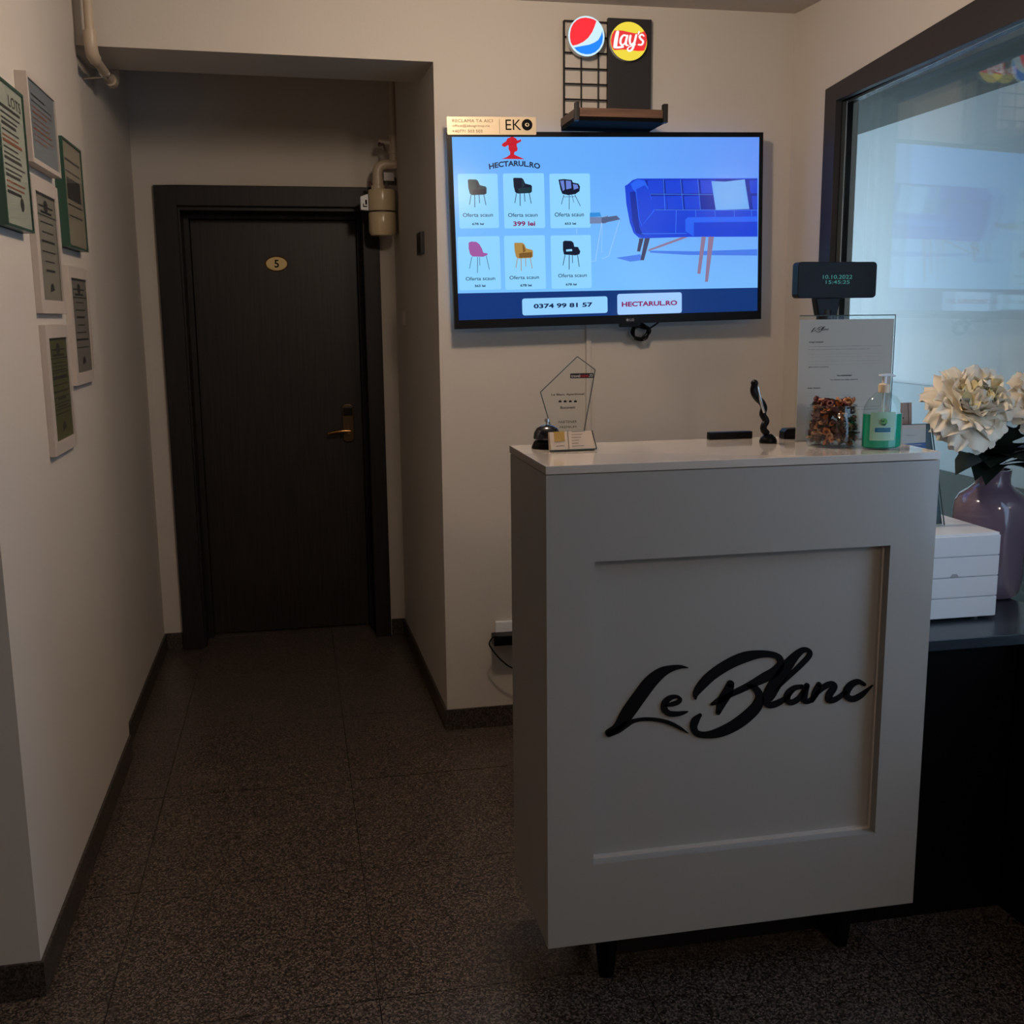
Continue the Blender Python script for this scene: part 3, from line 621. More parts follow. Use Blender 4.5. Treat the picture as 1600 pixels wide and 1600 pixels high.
bm = bmesh.new(); flat(bm, P, f([(800, 300), (900, 303), (980, 322), (1060, 338), (1130, 330), (1175, 310), (1200, 360), (1206, 430), (1196, 490), (1172, 552), (1100, 560), (1000, 548), (900, 540), (795, 548), (764, 500), (754, 430), (768, 355)]), .0008)
obj('red_banner', bm, mat('banner red', (180, 30, 40), rough=.3, emit=(196, 52, 52)), t)
bm = bmesh.new(); P6 = Plane(P.o, P.u, P.v)
for st_ in ([(838, 322, 44), (822, 400, 50), (808, 500, 50)], [(800, 512, 30), (850, 514, 30), (905, 505, 30)],
            [(958, 372, 24), (915, 362, 26), (882, 400, 32), (874, 455, 32), (896, 484, 24), (930, 460, 24), (955, 400, 24)], [(962, 368, 28), (945, 430, 32), (946, 482, 28), (975, 488, 16)],
            [(1000, 368, 30), (990, 430, 32), (1005, 478, 26), (1045, 450, 22)], [(1072, 360, 30), (1052, 440, 32), (1025, 530, 32), (985, 558, 26), (962, 535, 20), (990, 505, 16), (1060, 480, 14)],
            [(1106, 322, 26), (1098, 352, 14)], [(1168, 372, 18), (1140, 352, 24), (1112, 380, 28), (1132, 412, 28), (1158, 440, 28), (1140, 478, 26), (1098, 480, 20)]):
    stroke(bm, P6, [(a, b, c*.72) for a, b, c in st_], lambda x, y: P.px(*C6([(x, y)])[0]), .0012, .0004, 6)
o_ = obj('white_lettering', bm, mat('sign white ink', (90, 90, 90), rough=.3, emit=(255, 250, 250)), t); o_['label'] = "white lettering Lay's"
bm = bmesh.new(); flat(bm, P, f([(1050, 520), (1140, 510), (1165, 552), (1055, 556)]), .0012); obj('banner_fold', bm, mat('fold red', (200, 20, 30), rough=.3, emit=(228, 44, 44)), t)

# ================================================================== CERTIFICATES ON THE LEFT WALL
FR = [  # y0,y1 (depth), z0,z1, kind
 (2.60, 2.85, 1.730, 2.048, 'green'), (2.905, 3.235, 1.905, 2.116, 'white'), (3.285, 3.565, 1.728, 2.026, 'green'),
 (2.921, 3.226, 1.541, 1.878, 'mount'), (3.285, 3.592, 1.338, 1.678, 'mount'), (2.931, 3.227, 1.176, 1.512, 'mountg')]
labs = ['green edged frame with a typed certificate, leftmost on the left wall', 'white framed bluish certificate, topmost on the left wall', 'deep green edged frame nearest the corridor step, upper right of the six',
 'white framed grey certificate in the middle below the bluish one', 'white framed grey certificate lowest in the row nearest the corridor', 'white framed green certificate, lowest of all six frames']
M_gr = mat('green frame edge', (52, 80, 68), rough=.3); M_wf = mat('white frame', (192, 180, 170), rough=.4)
M_pp = [mat('certificate paper %s' % n, c, rough=.5, coat=.15) for n, c in (('warm', (176, 176, 160)), ('blue', (128, 132, 138)), ('beige', (156, 142, 122)), ('grey', (150, 140, 126)), ('mid', (138, 128, 118)), ('moss', (104, 100, 66)))]
M_dp = mat('dark print', (62, 58, 56), rough=.6); M_op = mat('orange print', (150, 86, 60), rough=.6)
for i, (y0, y1, z0, z1, k) in enumerate(FR):
    ft = thing('certificate_frame', labs[i], 'picture frame', (-.627, (y0+y1)/2, z0), 'certificates on the left wall')
    D = .028 if k in ('green', 'white') else .016
    xw = -.6268
    Pf = Plane((xw+D, y0, z0), (0, 1, 0), (0, 0, 1)); Wd = y1-y0; Hh = z1-z0   # u along depth
    rim = .006 if k == 'green' else (.012 if k == 'white' else .034)
    fm = M_gr if k == 'green' else M_wf
    b2 = bmesh.new()
    for a, b in (((y0, z0), (y0+rim, z1)), ((y1-rim, z0), (y1, z1)), ((y0+rim, z0), (y1-rim, z0+rim)), ((y0+rim, z1-rim), (y1-rim, z1))): box(b2, (xw, a[0], a[1]), (xw+D, b[0], b[1]))
    obj('frame', b2, fm, ft, bevel=.001)
    obj('certificate', B((xw, y0+rim, z0+rim), (xw+D-.004, y1-rim, z1-rim)), M_pp[i], ft)
    # print (u runs into depth: left to right as seen)
    Pp = Plane((xw+D-.004, y0+rim, z0+rim), (0, 1, 0), (0, 0, 1)); w_, h_ = Wd-2*rim, Hh-2*rim
    Pp.n = Vector((1, 0, 0))
    b3 = bmesh.new(); b4 = bmesh.new(); r2 = random.Random(i)
    if k == 'mountg':
        pass
    rows = {0: 16, 1: 9, 2: 6, 3: 7, 4: 8, 5: 9}[i]
    for j in range(rows):
        v = h_*(.82-.64*j/rows); ln = w_*r2.uniform(.45, .8); u0 = w_*.12 if i < 2 else (w_-ln)/2
        tgt = b4 if (i == 0 and j in (5, 6, 13, 14)) or (i == 1 and j > 1) else b3
        flat(tgt, Pp, [(u0, v), (u0+ln, v), (u0+ln, v+h_*(.012 if j % 3 else .022)), (u0, v+h_*(.012 if j % 3 else .022))], .0004)
    if i == 0: text(b3, Pp, 'LOTS', (w_*.45, h_*.86, w_*.93, h_*.94), h=.0006, bold=.01)
    if i in (3, 4, 5):
        line(b3, Pp, (0, h_*.985), (w_, h_*.985), .004, .0005)
        line(b3, Pp, (0, h_*.80), (w_, h_*.80), .003, .0005)
        flat(b3, Pp, [(w_*.5+w_*.1*math.cos(t), h_*.89+h_*.06*math.sin(t)) for t in [q_*math.pi/8 for q_ in range(16)]], .0006)
        line(b3, Pp, (w_*.15, h_*.885), (w_*.85, h_*.885), .004, .0005)
        line(b3, Pp, (w_*.97, 0), (w_*.97, h_), .004, .0005)
        flat(b3, Pp, [(w_*.4, h_*.08), (w_*.62, h_*.1), (w_*.55, h_*.17), (w_*.45, h_*.15)], .0006)
    if i == 0:
        flat(b3, Pp, [(w_*.66+w_*.07*math.cos(t), h_*.17+h_*.05*math.sin(t)) for t in [q_*math.pi/8 for q_ in range(16)]], .0006)
    if i == 2: flat(b3, Pp, [(w_*.12, h_*.45), (w_*.85, h_*.45), (w_*.85, h_*.66), (w_*.12, h_*.66)], .0002)
    if i == 5:
        for j in range(8): line(b3, Pp, (w_*.05, h_*(.3+.06*j)), (w_*.95, h_*(.3+.06*j)), .0025, .0006)
        for j in (.3, .6): line(b3, Pp, (w_*j, h_*.3), (w_*j, h_*.78), .0025, .0006)
    obj('printed_text', b3, M_dp, ft)
    if len(b4.verts): obj('printed_text', b4, M_op, ft)['label'] = 'orange printed lines'
    else: b4.free()
    obj('glass', B((xw+D-.0028, y0+rim, z0+rim), (xw+D-.0018, y1-rim, z1-rim)), M_acry, ft)

# ================================================================== PIPES
pp = thing('drain_pipe', 'ivory plastic pipe bending under the beam at the upper left', 'pipe', (-.575, 3.72, 2.35))
obj('vertical_pipe', T([(-.575, 3.74, CZ-.001), (-.575, 3.74, 2.40)], .0145, 20), M_ivory, pp, smooth=True)
obj('elbow', T([(-.575, 3.74, 2.41), (-.575, 3.74, 2.375), (-.575, 3.748, 2.355), (-.575, 3.765, 2.342), (-.575, 3.80, 2.339)], .020, 20), M_ivory, pp, smooth=True)
obj('long_pipe', T([(-.575, 3.79, 2.339), (-.575, 4.13, 2.339)], .0145, 20), M_ivory, pp, smooth=True)
obj('elbow', T([(-.575, 4.10, 2.339), (-.575, 4.15, 2.339), (-.575, 4.175, 2.35), (-.575, 4.182, 2.40)], .020, 20), M_ivory, pp, smooth=True)
obj('vertical_pipe', T([(-.575, 4.182, 2.40), (-.575, 4.182, CZ-.001)], .0145, 20), M_ivory, pp, smooth=True)
obj('clamp', T([(-.575, 3.985, 2.339), (-.575, 4.0, 2.339)], .0185, 20), M_chrome, pp, smooth=True)
obj('clamp_rod', T([(-.575, 3.992, 2.325), (-.6475, 3.992, 2.318)], .003, 8), M_ivory, pp)
g = thing('gas_regulator', 'beige canister and valve hanging on pipes at the top right of the door', 'regulator', (.41, 4.9, 1.88))
YM = 4.90
def mz(x, y): p = ony(x, y, YM); return (p.x, YM, p.z)
obj('canister', lathe(bmesh.new(), [(.02, 1.876), (.052, 1.880), (.060, 1.895), (.060, 1.976), (.0585, 1.979), (.0585, 1.983), (.060, 1.986), (.060, 2.062), (.057, 2.074), (.03, 2.078)], (.412, YM, 0), 36), mat('beige enamel', (196, 178, 146), rough=.25, var=.04), g, smooth=True)
obj('band', lathe(bmesh.new(), [(.0605, 1.978), (.062, 1.978), (.062, 1.984), (.0605, 1.984)], (.412, YM, 0), 36, closed=True), M_blackm, g)
obj('neck', T([(.398, YM, 2.075), (.398, YM, 2.092), (.398, YM, 2.094), (.398, YM, 2.12)], [.030, .030, .024, .024], 20), M_ivory, g, smooth=True)
obj('elbow', T(catmull([(.398, YM, 2.115), (.398, YM, 2.15), (.408, YM, 2.172), (.43, YM, 2.182), (.455, YM, 2.183)]), .022, 20), M_ivory, g, smooth=True)
obj('tee', T([(.448, YM, 2.183), (.484, YM, 2.183)], .023, 20), M_ivory, g, smooth=True)
obj('riser', T([(.470, YM, 2.165), (.470, YM, 2.225), (.470, YM, 2.226), (.470, YM, 2.24), (.470, YM, 2.241), (.470, YM, 2.305)], [.019, .019, .024, .024, .020, .020], 20), M_ivory, g, smooth=True)
obj('long_pipe', T([(.470, YM, 2.30), (.470, YM, CZ-.001)], .0135, 16), M_ivory, g, smooth=True)
obj('side_pipe', T([(.498-.012, YM+.06, 2.10), (.498-.012, YM+.06, CZ-.001)], .009, 12), M_ivory, g, smooth=True)
sp_ = T([(.465, YM, 2.272), (.418, YM, 2.276)], .014, 14); tube(sp_, [(.418, YM-.001, 2.277), (.405, YM-.001, 2.278)], .010, 12)
obj('valve', sp_, M_ivory, g, smooth=True)
obj('valve_lever', T(catmull([(.410, YM-.01, 2.27), (.405, YM-.02, 2.258), (.425, YM-.02, 2.262), (.432, YM-.02, 2.235)]), .005, 8), mat('brown lever', (82, 62, 48), rough=.5), g, smooth=True)
wh = T([(.486, YM, 2.18), (.500, YM, 2.18)], .008, 10); tube(wh, [(.4945+.004*math.cos(t)*0, YM+.022*math.cos(t), 2.18+.022*math.sin(t)) for t in [k*math.pi/8 for k in range(17)]], .004, 8)
obj('handwheel', wh, M_pwhite, g, smooth=True)
fb_ = bmesh.new()
for k in range(5): tube(fb_, catmull([(.41+.016*k, YM+.03, 2.10+.006*k), (.43+.012*k, YM+.02, 2.125), (.45+.01*k, YM+.03, 2.10)]), .005, 8)
box(fb_, (.425, YM+.01, 2.115), (.470, YM+.04, 2.150))
obj('fitting', fb_, mat('dull grey fitting', (96, 92, 90), rough=.4, metal=.6), g, smooth=True)
pr = T(catmull([(.398, YM, 2.10), (.372, YM, 2.098), (.362, YM, 2.108), (.358, YM, 2.096)]), .004, 8)
obj('tap', pr, mat('brown tap', (96, 74, 58), rough=.4, metal=.4), g)
obj('sensor_box', quad_prism(bmesh.new(), [(.318, YM-.02, 1.988), (.352, YM-.02, 1.985), (.352, YM-.02, 2.056), (.318, YM-.02, 2.044)], (0, .04, 0)), M_pwhite, g, bevel=.003)
Ps = Plane((.318, YM-.02, 1.988), (1, 0, 0), (0, 0, 1)); bm = bmesh.new(); line(bm, Ps, (.010, .014), (.028, .014), .005, .0006); line(bm, Ps, (.012, .014), (.012, .026), .004, .0008); line(bm, Ps, (.024, .022), (.024, .042), .008, .0007)
obj('sensor_mark', bm, M_ink, g)
tag(obj('switch_plate', B((.484, 4.10, 1.757), (.503, 4.23, 1.838)), mat('dark switch', (36, 36, 38), rough=.4), bevel=.002), 'small dark plate on the grey corridor side wall', 'switch').location = (0, 0, 0)
tag(obj('light_switch', B((.470, 4.72, 1.49), (.490, 4.80, 1.55)), M_wf, bevel=.002), 'small pale switch farther down the corridor wall beside the door', 'switch')

# ================================================================== THINGS ON THE DESK
DT = 1.222
def desk_pt(x, y, z=DT): return onz(x, y, z)
# bell
bc = desk_pt(846, 694); bc = Vector((.565, 2.40, DT))
be = thing('service_bell', 'chrome and black service bell behind the card holder', 'bell', bc)
obj('base', lathe(bmesh.new(), [(.036, 0), (.036, .004), (.030, .016), (.026, .019)], bc, 32), M_black, be, smooth=True)
obj('dome', lathe(bmesh.new(), [(.031, .022), (.0315, .026), (.030, .036), (.024, .046), (.014, .052), (.004, .054)], bc, 32), mat('dark chrome', (92, 92, 96), rough=.12, metal=1), be, smooth=True)
obj('button', T([bc+V(0, 0, .052), bc+V(0, 0, .060), bc+V(0, 0, .061), bc+V(0, 0, .068)], [.003, .003, .006, .005], 12), M_chrome, be, smooth=True)
# card holder with cards
p0 = desk_pt(860, 707); p1 = desk_pt(931, 704); hc = (p0+p1)/2; wch = (p1-p0).length
ch = thing('card_holder', 'small clear holder with beige business cards at the desk corner', 'card holder', hc)
Pc = Plane(hc+V(-wch/2, 0, .003), (1, .06, 0), Vector((0, .42, .9)))
obj('holder_base', B((p0.x-.004, hc.y-.004, DT), (p1.x+.004, hc.y+.045, DT+.003)), M_acry, ch)
obj('holder_back', quad_prism(bmesh.new(), [Pc.at(*q, -.012) for q in ((-.002, 0), (wch+.002, 0), (wch-.004, .046), (.004, .046))], -Pc.n*.002), M_acry, ch)
obj('holder_edge', T([Pc.at(wch+.003, 0, .001), Pc.at(wch-.003, .044, .001)], .0012, 6), M_acryedge, ch)
obj('holder_edge', T([Pc.at(-.003, 0, .002), Pc.at(wch+.003, 0, .002)], .0014, 6), M_acryedge, ch)
for k in range(4):
    cdm = obj('business_card', quad_prism(bmesh.new(), [Pc.at(*q, -.0100+.0026*k) for q in ((.001*k, .001), (wch, .001), (wch-.002, .046-.0006*k), (.003, .047-.001*k))], Pc.n*.0020), mat('beige card', (208, 186, 164), rough=.6), ch)
bm = bmesh.new(); C7 = crop(800, 540, 8)
hcard = .0002
def cu(x, y): q_ = Pc.px(*C7([(x, y)])[0]); return q_
for k, (x0, x1) in enumerate(((740, 900), (740, 870), (740, 860), (745, 835), (745, 830), (750, 900))): line(bm, Pc, cu(x0, 1086+36*k), cu(x1, 1084+36*k), .0011, .0004)
line(bm, Pc, cu(690, 1070), cu(712, 1300), .0012, .0004)
line(bm, Pc, cu(550, 1262), cu(655, 1256), .0012, .0004)
obj('card_print', bm, M_grey_ink, ch)
bm = bmesh.new(); flat(bm, Pc, [cu(515, 1080), cu(645, 1076), cu(660, 1200), cu(525, 1206)], .0004); obj('card_picture', bm, mat('ochre picture', (176, 138, 66), rough=.6, var=.5, vscale=400), ch)
# award
YA = 2.41
aw = thing('glass_award', 'irregular five-sided clear glass award behind the bell', 'award', (.65, YA, DT))
Pa = Plane((0, YA, 0), (1, 0, 0), (0, 0, 1)); ap = [Pa.px(*C7([q_])[0]) for q_ in ((805, 135), (1028, 300), (893, 1040), (470, 1000), (345, 578))]
lo = [(ap[2][0], DT+.001), (ap[3][0]+.004, DT+.001)]
poly = [ap[0], ap[1], ap[2], lo[0], lo[1], ap[3], ap[4]]
obj('glass_plate', quad_prism(bmesh.new(), [Pa.at(*q_, 0) for q_ in poly], Pa.n*.008), M_acry, aw)
bm = bmesh.new()
for i in range(len(poly)):
    a_, b_ = poly[i], poly[(i+1) % len(poly)]; tube(bm, [Pa.at(*a_, .0085), Pa.at(*b_, .0085)], .0011, 6)
obj('cut_edge', bm, M_acryedge, aw)
bm = bmesh.new()
for s, x0, yb, x1, yt, bo in (('Le Blanc Aparthotel', 480, 630, 888, 588, .02), ('Bucuresti', 592, 788, 775, 750, .02), ('PARTENER', 570, 968, 798, 930, 0), ('PREMIUM', 585, 1030, 790, 996, 0)):
    bm = bmesh.new(); (a_, b_), (c_, d_) = C7([(x0, yb), (x1, yt)]); textpx(bm, Pa, s, a_, b_, c_, d_, h=.0095, bold=bo); obj('etched_text', bm, M_ink, aw)
for x in (588, 652, 716, 780):
    c0 = Pa.px(*C7([(x, 692)])[0])
    pts = []
    for k in range(10): r_ = .0042 if k % 2 == 0 else .0017; t_ = math.pi/2+k*math.pi/5; pts.append((c0[0]+r_*math.cos(t_), c0[1]+r_*math.sin(t_)))
    obj('etched_star', flat(bmesh.new(), Pa, pts, .0092), M_ink, aw)
a_ = Pa.px(*C7([(715, 408)])[0]); b_ = Pa.px(*C7([(1005, 340)])[0])
bm = bmesh.new(); flat(bm, Pa, [(a_[0], a_[1]), (b_[0], a_[1]), (b_[0], b_[1]), (a_[0], b_[1])], .0092); obj('name_strip', bm, mat('black strip', (24, 14, 18), rough=.4), aw)
bm = bmesh.new(); m1 = a_[0]+(b_[0]-a_[0])*.42; m2 = a_[0]+(b_[0]-a_[0])*.8; za_, zb2 = a_[1]+.002, b_[1]-.0022
text(bm, Pa, 'travel', (a_[0]+.002, za_, m1, zb2), h=.0099, bold=.02); text(bm, Pa, '.ro', (m2, za_, b_[0]-.002, zb2), h=.0099, bold=.02); obj('strip_text', bm, M_paper, aw)
bm = bmesh.new(); text(bm, Pa, 'mint', (m1+.001, za_, m2-.001, zb2), h=.0099, bold=.02); obj('strip_text', bm, mat('red ink', (190, 40, 50), rough=.5), aw)
# black bar
q0 = ony(1107, 687, 2.455); q1 = ony(1174, 685, 2.455)
bm = B((q0.x, 2.448, DT), (q1.x, 2.468, DT+.018)); tag(obj('remote_control', bm, M_black, bevel=.003), 'slim black remote lying at the back edge of the white desk', 'remote')
# figurine
fc = desk_pt(1200, 692)
fg = thing('figurine', 'slender black twisting figurine on a round base beside the remote', 'figurine', fc)
obj('base', lathe(bmesh.new(), [(.020, 0), (.021, .004), (.018, .012), (.011, .019), (.008, .021)], fc, 32), M_black, fg, smooth=True)
Cg = crop(1080, 570, 4.444)
Pg_ = Plane((0, fc.y, 0), (1, 0, 0), (0, 0, 1))
def gp(x, y, h=0): return Pg_.at(*Pg_.px(*Cg([(x, y)])[0]), h)
body = tube(bmesh.new(), catmull([gp(525, 475), gp(498, 450, .004), (gp(500, 420, .004)), gp(520, 390), gp(500, 345, -.003), gp(505, 300), gp(488, 262, .002), gp(462, 235), gp(437, 205, .003), gp(432, 175), gp(440, 140)], 5), [.008+.0*(i) for i in range(51)], 12)
obj('body', body, M_black, fg, smooth=True)
obj('arm', T(catmull([gp(455, 150, .004), gp(462, 200, .006), gp(478, 260, .007), gp(500, 330, .006)]), .0035, 10), M_chrome, fg, smooth=True)
hb = bmesh.new(); bmesh.ops.create_icosphere(hb, subdivisions=2, radius=.0088, matrix=Matrix.Translation(gp(440, 128)))
obj('head', hb, M_black, fg, smooth='all')
# small black case half hidden behind the notice
q0 = ony(1222, 689, 2.42); q1 = ony(1258, 690, 2.42)
bm = quad_prism(bmesh.new(), [(q0.x, 2.41, DT), (q1.x+.03, 2.41, DT), (q1.x+.03, 2.41, DT+.027), (q0.x+.008, 2.41, DT+.025), (q0.x+.001, 2.41, DT+.018)], (0, .03, 0))
tag(obj('eyeglass_case', bm, M_black, bevel=.003), 'small black case half hidden behind the notice stand', 'case')
# notice
YN = 2.36
Pn = Plane((0, YN, 0), (1, 0, 0), (0, 0, 1)); nl = Pn.px(1246, 600)[0]; nr = Pn.px(1394, 600)[0]; ntp = Pn.px(1300, 493)[1]
nt_ = thing('notice_stand', 'clear acrylic stand holding a printed notice behind jar and bottle', 'notice', ((nl+nr)/2, YN, DT))
obj('holder_sheet', B((nl-.001, YN, DT), (nr+.001, YN+.002, ntp)), glassmat('matt clear sheet', (252, 253, 252), .06), nt_)
obj('holder_sheet', B((nl-.001, YN+.006, DT), (nr+.001, YN+.008, ntp-.001)), M_acry, nt_)
obj('top_edge', T([(nl, YN+.001, ntp), (nr, YN+.001, ntp)], .0013, 6), M_acryedge, nt_)
obj('side_edge', T([(nr, YN+.001, DT+.001), (nr, YN+.001, ntp)], .001, 6), M_acryedge, nt_)
obj('holder_foot', B((nl, YN+.0085, DT), (nr, YN+.09, DT+.003)), M_acry, nt_)
obj('notice_sheet', B((nl+.002, YN+.003, DT+.002), (nr-.002, YN+.0045, ntp-.009)), M_paper, nt_)
C8 = crop(1220, 390, 4.85)
bm = bmesh.new(); Pn.o = Vector((0, YN, 0))
def ntext(s, x0, yb, x1, yt, bo=0): 
    (a, b), (c, d) = C8([(x0, yb), (x1, yt)]); textpx(bm, Pn, s, a, b, c, d, h=-.0028, bold=bo+.03)
for args in (('Dragi Oaspeti,', 217, 708, 330, 696, .02), ('In conformitate cu Legea 145/2002, autoritatile', 213, 738, 770, 726, .01), ('locale cer taxa pentru fiecare noapte de cazare din', 213, 761, 680, 750, .03),
  ('Daca veti achita in lei sau euro prin card, domnul', 213, 794, 768, 783, .01), ('receptioner va va da chitanta pentru cazare si va', 213, 817, 760, 806, .01),
  ('Neplata taxei duce la o amenda si se sanctioneaza', 213, 850, 768, 838, .02), ('500 lei / 100 euro pentru nerespectarea regulilor de', 213, 873, 768, 861, .02), ('igienice si cazare.', 213, 896, 370, 886, .01),
  ('Va multumim!', 428, 960, 542, 947, .02), ('Va dorim un sejur placut!', 378, 993, 588, 980, .02), ('Dear Guests,', 207, 1056, 306, 1044, .02),
  ('In accordance with Romanian Law 145/2002, we', 205, 1088, 700, 1076, .02), ('ask you to comply with smoking is not allowed', 205, 1111, 634, 1099, .03), ('We invite you to use our outdoor', 205, 1144, 640, 1132, .01),
  ('In case of violation we apply you a fine', 205, 1200, 750, 1188, .01), ('of 500 lei / 100 euro', 205, 1222, 740, 1210, .01)): ntext(*args)
obj('printed_text', bm, M_ink, nt_)
bm = bmesh.new()
def convn(x, y): return Pn.px(1220+(232+(x-90)*.0985)/4.85, 390+(582+(y-110)*.098)/4.85)
for s in LOGO: stroke(bm, Pn, [(a, b, c*.9) for a, b, c in s], convn, -.0029, .0002, 4)
obj('script_heading', bm, M_ink, nt_)
# jar of potpourri
YJ = 2.26
jc = Vector((ony(1300, 690, YJ).x, YJ, DT)); jr = (ony(1337, 670, YJ).x-ony(1263, 670, YJ).x)/2
jh = ony(1300, 634, YJ-.02).z-DT
ja = thing('glass_jar', 'round clear glass jar of dried potpourri left of the soap', 'jar', jc)
M_jar = glassmat('jar glass', (248, 252, 251), 1.1)
obj('jar_body', lathe(bmesh.new(), [(jr*.82, 0), (jr*.95, .004), (jr, .018), (jr, jh*.6), (jr*.93, jh*.8), (jr*.86, jh*.92), (jr*.88, jh), (jr*.85, jh), (jr*.83, jh*.92), (jr*.90, jh*.8), (jr*.96, jh*.6), (jr*.96, .018), (jr*.9, .008), (jr*.7, .006)], jc, 40), M_jar, ja, smooth=True)
obj('jar_rim', tube(bmesh.new(), [jc+V(jr*.87*math.cos(t), jr*.87*math.sin(t), jh) for t in [k*math.pi/20 for k in range(41)]], .0016, 8), M_jar, ja, smooth=True)
mats = [mat('potpourri %s' % n, c, rough=.6, var=.35, vscale=120) for n, c in (('brown', (104, 52, 34)), ('wine', (92, 34, 36)), ('orange', (206, 112, 58)), ('tan', (190, 134, 92)), ('black', (44, 24, 20)))]
bm = bmesh.new(); rj = random.Random(5)
for k in range(380):
    z = rj.uniform(.010, jh*1.14); rmax = jr*(.86 if z < jh*.7 else .74)
    t = rj.uniform(0, 6.28); rr = rmax*math.sqrt(rj.uniform(.2 if z < jh*.9 else 0, 1)); c0 = jc+V(rr*math.cos(t), rr*math.sin(t), z)
    mi = rj.choice([0, 0, 1, 1, 2, 3, 4]); nf = len(bm.faces); s = rj.uniform(.0055, .010)
    Rm = Matrix.Rotation(rj.uniform(0, 6.28), 4, Vector((rj.gauss(0, 1), rj.gauss(0, 1), rj.gauss(0, 1))).normalized())
    if rj.random() < .45:   # curled petal
        g_ = [[None]*5 for _ in range(4)]
        for i in range(4):
            for j in range(5):
                a = (j/4-.5)*2.6; g_[i][j] = bm.verts.new(c0+Rm@Vector((s*math.sin(a)*(.5+.5*math.sin(math.pi*(i+.6)/4)), s*(i/1.6-1), s*(1-math.cos(a))*.8+rj.uniform(-.1, .1)*s)))
        for i in range(3):
            for j in range(4): bm.faces.new((g_[i][j], g_[i][j+1], g_[i+1][j+1], g_[i+1][j]))
    else:                   # dried slice: torus-like disc
        n_ = 10; rings = []
        for (a, b) in ((.35, .1), (.7, .35), (1, .1), (.95, -.15), (.5, -.1)):
            rings.append([bm.verts.new(c0+Rm@Vector((s*a*math.cos(6.283*j/n_)*rj.uniform(.9, 1.1), s*a*math.sin(6.283*j/n_), s*b))) for j in range(n_)])
        for i in range(4):
            for j in range(n_): bm.faces.new((rings[i][j], rings[i][(j+1) % n_], rings[i+1][(j+1) % n_], rings[i+1][j]))
    bm.faces.ensure_lookup_table()
    for f_ in bm.faces[nf:]: f_.material_index = mi
po = obj('potpourri', bm, mats, kind='stuff', smooth='all'); tag(po, 'brown and orange dried potpourri filling the round jar', 'potpourri')
# soap bottle
YS = 2.185
sc0 = Vector((ony(1377, 690, YS).x, YS, DT)); sr = (ony(1406.5, 680, YS).x-ony(1347.5, 680, YS).x)/2
hz = lambda y: ony(1377, y, YS).z-DT
so_ = thing('soap_dispenser', 'pump bottle half full of green liquid at the right end', 'bottle', sc0)
hs, hl = hz(612), hz(646)
def oval(bm, prof): return lathe(bm, prof, sc0, 40, 1, .62)
M_bot = glassmat('bottle plastic', (248, 252, 251), .9)
obj('bottle', oval(bmesh.new(), [(sr*.9, 0), (sr, .004), (sr, hz(650)), (sr*.93, hz(634)), (sr*.72, hz(622)), (sr*.4, hz(614)), (sr*.3, hs), (sr*.3, hs+.002)]), M_bot, so_, smooth=True)
M_liq = mat('green soap', (0, 170, 134), rough=.08, spec=.5, coat=.6, var=.03)
M_liq.node_tree.nodes['Principled BSDF'].inputs['Transmission Weight'].default_value = .1
obj('liquid', oval(bmesh.new(), [(sr*.87, .003), (sr*.97, .006), (sr*.97, hl)]), M_liq, so_, smooth=True)
Pb = Plane((sc0.x, YS, DT), (1, 0, 0), (0, 0, 1)); Cb = crop(1220, 390, 4.85)
def ovy(u): return sr*.62*math.sqrt(max(0, 1-(u/sr)**2))
def curved(bm, u0, v0, u1, v1, e, n=10):
    a = []; b = []
    for k in range(n+1): u = u0+(u1-u0)*k/n; a.append(bm.verts.new(sc0+V(u, -ovy(u)-e, v0))); b.append(bm.verts.new(sc0+V(u, -ovy(u)-e, v1)))
    for k in range(n): bm.faces.new((a[k], a[k+1], b[k+1], b[k]))
    return bm
def bp(x, y): return Pb.px(*Cb([(x, y)])[0])
l0 = bp(642, 1440); l1 = bp(820, 1222)
obj('label', curved(bmesh.new(), l0[0], l0[1], l1[0], l1[1], .0006), mat('pale green label', (160, 200, 176), rough=.5), so_)
l0 = bp(672, 1376); l1 = bp(778, 1340)
obj('label_band', curved(bmesh.new(), l0[0], l0[1], l1[0], l1[1], .001), mat('blue band', (28, 110, 150), rough=.5), so_)
c0 = bp(730, 1295); bm = bmesh.new(); Pb2 = Plane((sc0.x, YS-sr*.62-.0012, DT), (1, 0, 0), (0, 0, 1))
flat(bm, Pb2, [(c0[0]+.0075*math.cos(t), c0[1]+.0078*math.sin(t)) for t in [k*math.pi/10 for k in range(20)]], 0); obj('label_emblem', bm, mat('leaf green', (96, 160, 70), rough=.5), so_)
bm = bmesh.new(); flat(bm, Pb2, [(c0[0]-.008, c0[1]+.005), (c0[0]-.003, c0[1]+.001), (c0[0]+.001, c0[1]+.006), (c0[0]-.001, c0[1]-.001), (c0[0]-.005, c0[1]-.001)], .0004); flat(bm, Pb2, [(c0[0]-.006, c0[1]-.003), (c0[0], c0[1]-.0055), (c0[0]+.006, c0[1]-.003), (c0[0]+.002, c0[1]-.009), (c0[0]-.003, c0[1]-.008)], .0004)
obj('label_leaf', bm, mat('dark leaf green', (16, 50, 34), rough=.5), so_)
bm = bmesh.new(); 
for s, x0, yb, x1, yt in (('ANTIBACTERIAL', 676, 1364, 774, 1350),): a, b = bp(x0, yb), bp(x1, yt); text(bm, Pb2, s, (*a, *b), h=.0006, bold=.02)
for y in (1400, 1415): a, b = bp(680, y+3), bp(775, y); flat(bm, Pb2, [(a[0], a[1]), (b[0], a[1]), (b[0], b[1]), (a[0], b[1])], .0002)
obj('label_print', bm, mat('teal print', (90, 140, 140), rough=.5), so_)
